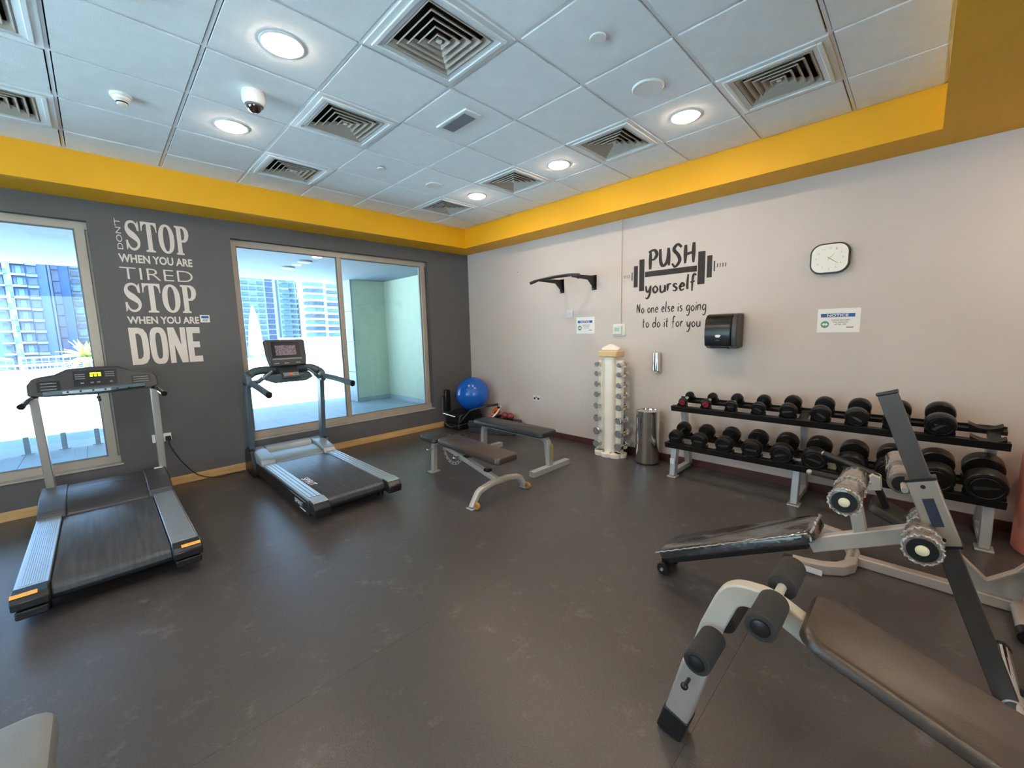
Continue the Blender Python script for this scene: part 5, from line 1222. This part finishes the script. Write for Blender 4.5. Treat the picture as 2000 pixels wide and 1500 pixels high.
def wrapped_roller(x0, x1, y, z, r, cap=True):
    mid = (x0+x1)/2; n = 26
    prof = [(r*0.62, 0), (r*0.95, 0.003), (r, 0.01)]
    L = x1-x0; half = L/2
    prof += [(r, half-0.012), (r*0.93, half), (r, half+0.012), (r, L-0.01), (r*0.95, L-0.003), (r*0.6, L)]
    rr = obj('wrapped_roller', MB().lathe(prof, (x0, y, z), (1, 0, 0), n), 'wrap_foam', t)
    for q in (0.004, half):
        pts = []
        for k in range(44):
            a = 2*PI*k/44; rad = r*1.0 + 0.003*math.sin(k*2.6); pts.append((x0+q+0.004*math.sin(k*1.9), y+rad*math.cos(a), z+rad*math.sin(a)))
        obj('gathered_wrap', MB().tube(pts, 0.0045, 6, closed=True, up=(1, 0, 0)), 'wrap_seam', rr)
    if cap:
        obj('hub', MB().lathe([(r*0.80, -0.002), (r*0.80, 0.002)], (x0, y, z), (1, 0, 0), 24), 'black_plastic', rr)
        obj('cap', MB().sphere((x0-0.004, y, z), r*0.36, 18, 12, (0.55, 1, 1)), 'cap_cream', rr)
    return rr
obj('roller_axle', MB().cyl((XC-0.20, -5.34, 0.785), (XC+0.19, -5.34, 0.785), 0.012), 'steel', t)
wrapped_roller(XC-0.205, XC+0.195, -5.34, 0.785, 0.056)
obj('roller_axle', MB().cyl((XC-0.20, -5.585, 0.660), (XC+0.19, -5.585, 0.660), 0.012), 'steel', t)
wrapped_roller(XC-0.205, XC-0.033, -5.585, 0.660, 0.058)
wrapped_roller(XC+0.033, XC+0.20, -5.585, 0.660, 0.046, cap=False)
obj('roller_axle', MB().cyl((XC+0.028, -5.52, 0.815), (XC+0.42, -5.49, 0.85), 0.012), 'bright_paint', t)
m = MB().lathe([(0.028, 0), (0.050, 0.004), (0.052, 0.012), (0.050, 0.14), (0.044, 0.15), (0.052, 0.16), (0.052, 0.30), (0.046, 0.31), (0.02, 0.31)], (XC+0.10, -5.51, 0.822), Vector((0.35, 0.03, 0.035)).normalized(), 22); rr = obj('wrapped_roller', m, 'wrap_foam', t)
obj('end_disc', MB().cyl((XC+0.094, -5.5105, 0.8215), (XC+0.100, -5.51, 0.822), 0.036), 'black_plastic', rr)
# cross foot
obj('cross_foot', MB().cyl((XC-0.32, -5.885, 0.040), (XC+0.40, -5.885, 0.040), 0.032, n=24), 'chrome', t)
obj('foot_band', MB().cyl((XC-0.02, -5.885, 0.040), (XC+0.04, -5.885, 0.040), 0.0355, n=24), 'steel', t)
obj('adjust_knob', MB().bar([(XC+0.12, -5.915, 0.045), (XC+0.10, -5.985, 0.05)], 0.03, 0.03).sphere((XC+0.10, -6.0, 0.05), 0.024), 'dark_console', t)
for s in (-0.325, 0.40): obj('foot_end', MB().lathe([(0.034, -0.012), (0.036, 0), (0.034, 0.012)], (XC+s, -5.885, 0.040), (1, 0, 0), 22), 'rubber', t)

# ------------------------------------------------------------------ machine C: grey frame behind bench B
t = thing('curl_bench_frame', 'grey steel exercise frame with black hand grips, behind the wrapped sit-up bench', 'exercise machine', (-1.25, -5.5, 0))
obj('base_beam', MB().bar([(-1.255, -5.30, 0.032), (-1.255, -5.98, 0.032)], 0.062, 0.062), 'warm_paint', t, bevel=0.004)
u = fillet([(-1.53, -5.03, 0.032), (-1.50, -5.28, 0.032), (-1.08, -5.33, 0.032)], 0.10, 8)
obj('front_foot', MB().bar([(-1.545, -5.04, 0.034), (-1.535, -5.10, 0.034), (-1.505, -5.20, 0.034), (-1.455, -5.27, 0.034), (-1.38, -5.31, 0.034), (-1.20, -5.315, 0.034), (-1.10, -5.29, 0.034), (-1.02, -5.27, 0.034), (-0.93, -5.20, 0.034), (-0.90, -5.10, 0.034)], 0.062, 0.064), 'warm_paint', t, bevel=0.003)
obj('foot_tip', MB().bar([(-1.552, -4.99, 0.034), (-1.545, -5.04, 0.034)], 0.066, 0.05), 'black_plastic', t)
m = text_mb('Body Craft', 0.13, 0.030, 0.0, 0.0006); m.xf(frame_at((-1.30, -5.33, 0.0665), (0.97, 0.02, 0), (-0.02, 0.97, 0))); obj('foot_mark', m, 'sign_text', t, sm=False)
obj('foot_label', MB().box(-1.586, -1.584, -5.20, -5.10, 0.015, 0.05), 'sign_white', t)
obj('gusset', MB().prism([(-5.76, 0.06), (-5.72, 0.27), (-5.745, 0.27), (-5.875, 0.125), (-5.985, 0.225), (-6.01, 0.20), (-6.0, 0.0), (-5.80, 0.0)], 'x', -1.262, -1.248), 'steel', t, bevel=0.002)
obj('gusset_flange', MB().bar([(-1.255, -5.725, 0.28), (-1.255, -5.875, 0.13)], 0.05, 0.008), 'warm_paint', t); obj('gusset_flange', MB().bar([(-1.255, -5.875, 0.13), (-1.255, -5.985, 0.235)], 0.05, 0.008), 'warm_paint', t)
obj('bolt', MB().cyl((-1.263, -5.955, 0.045), (-1.272, -5.955, 0.045), 0.012, n=12), 'black_plastic', t)
obj('cross_foot', MB().cyl((-1.58, -5.985, 0.042), (-0.92, -6.0, 0.042), 0.030, n=20), 'warm_paint', t)
obj('foot_cap', MB().cyl((-1.60, -5.985, 0.042), (-1.53, -5.986, 0.042), 0.034, n=20), 'rubber', t)
obj('post', MB().bar([(-1.255, -5.74, 0.22), (-1.20, -5.52, 0.36)], 0.045, 0.045, up=(1, 0, 0)), 'dark_bar', t, bevel=0.003)
m = pad_mb(0.30, 0.26, 0.05, 0.04); m.xf(Matrix.Translation((-1.14, -5.38, 0.42)) @ Matrix.Rotation(math.radians(24), 4, 'X')); obj('seat_pad', m, 'pad_black', t)
obj('arm_post', MB().bar([(-1.20, -5.45, 0.40), (-1.21, -5.395, 0.53)], 0.035, 0.035, up=(0, 1, 0)), 'black_metal', t)
obj('grip_bracket', MB().prism([(-5.36, 0.50), (-5.42, 0.52), (-5.41, 0.60), (-5.37, 0.615), (-5.33, 0.56)], 'x', -1.26, -1.18), 'grey_paint', t, bevel=0.006)
obj('grip_tube', MB().tube(fillet([(-1.24, -5.39, 0.595), (-1.20, -5.37, 0.60), (-0.99, -5.10, 0.625)], 0.03), 0.021, 14), 'black_metal', t)
obj('grip_tube', MB().tube([(-1.30, -5.30, 0.555), (-1.36, -5.08, 0.585)], 0.017, 14), 'foam', t); obj('grip_arm', MB().tube([(-1.22, -5.40, 0.56), (-1.30, -5.30, 0.555)], 0.014, 10), 'steel', t)
for p_ in ((-0.985, -5.093, 0.626), (-1.363, -5.07, 0.586)): obj('grip_end', MB().sphere(p_, 0.017, 14, 10), 'steel', t)
obj('roller_arm', MB().bar([(-1.255, -5.985, 0.22), (-1.22, -6.06, 0.32)], 0.04, 0.04, up=(1, 0, 0)), 'warm_paint', t)
for z in (0.33, 0.21):
    obj('foam_roller', MB().lathe([(0.02, 0), (0.05, 0.0), (0.053, 0.004), (0.053, 0.18), (0.02, 0.184)], (-1.42, -6.055, z), (1, 0, 0), 26), 'foam', t)

# ------------------------------------------------------------------ pad at the lower left corner
t = thing('bench_pad_end', 'grey end of a padded bench cut off at the lower left corner of the photo', 'bench', (-4.88, -4.3, 0))
m = pad_mb(1.15, 0.28, 0.07, 0.055, 6); m.xf(Matrix.Translation((-4.885, -3.735, 0.455))); obj('pad', m, 'pad_grey', t, bevel=0)
obj('under_beam', MB().bar([(-4.885, -3.85, 0.36), (-4.885, -4.80, 0.36)], 0.05, 0.05), 'silver_paint', t)
for y in (-3.95, -4.70): obj('leg', MB().bar([(-4.885, y, 0.05), (-4.885, y, 0.34)], 0.05, 0.05, up=(0, 1, 0)), 'silver_paint', t); obj('foot_bar', MB().bar([(-5.08, y, 0.027), (-4.74, y, 0.027)], 0.05, 0.05), 'silver_paint', t)
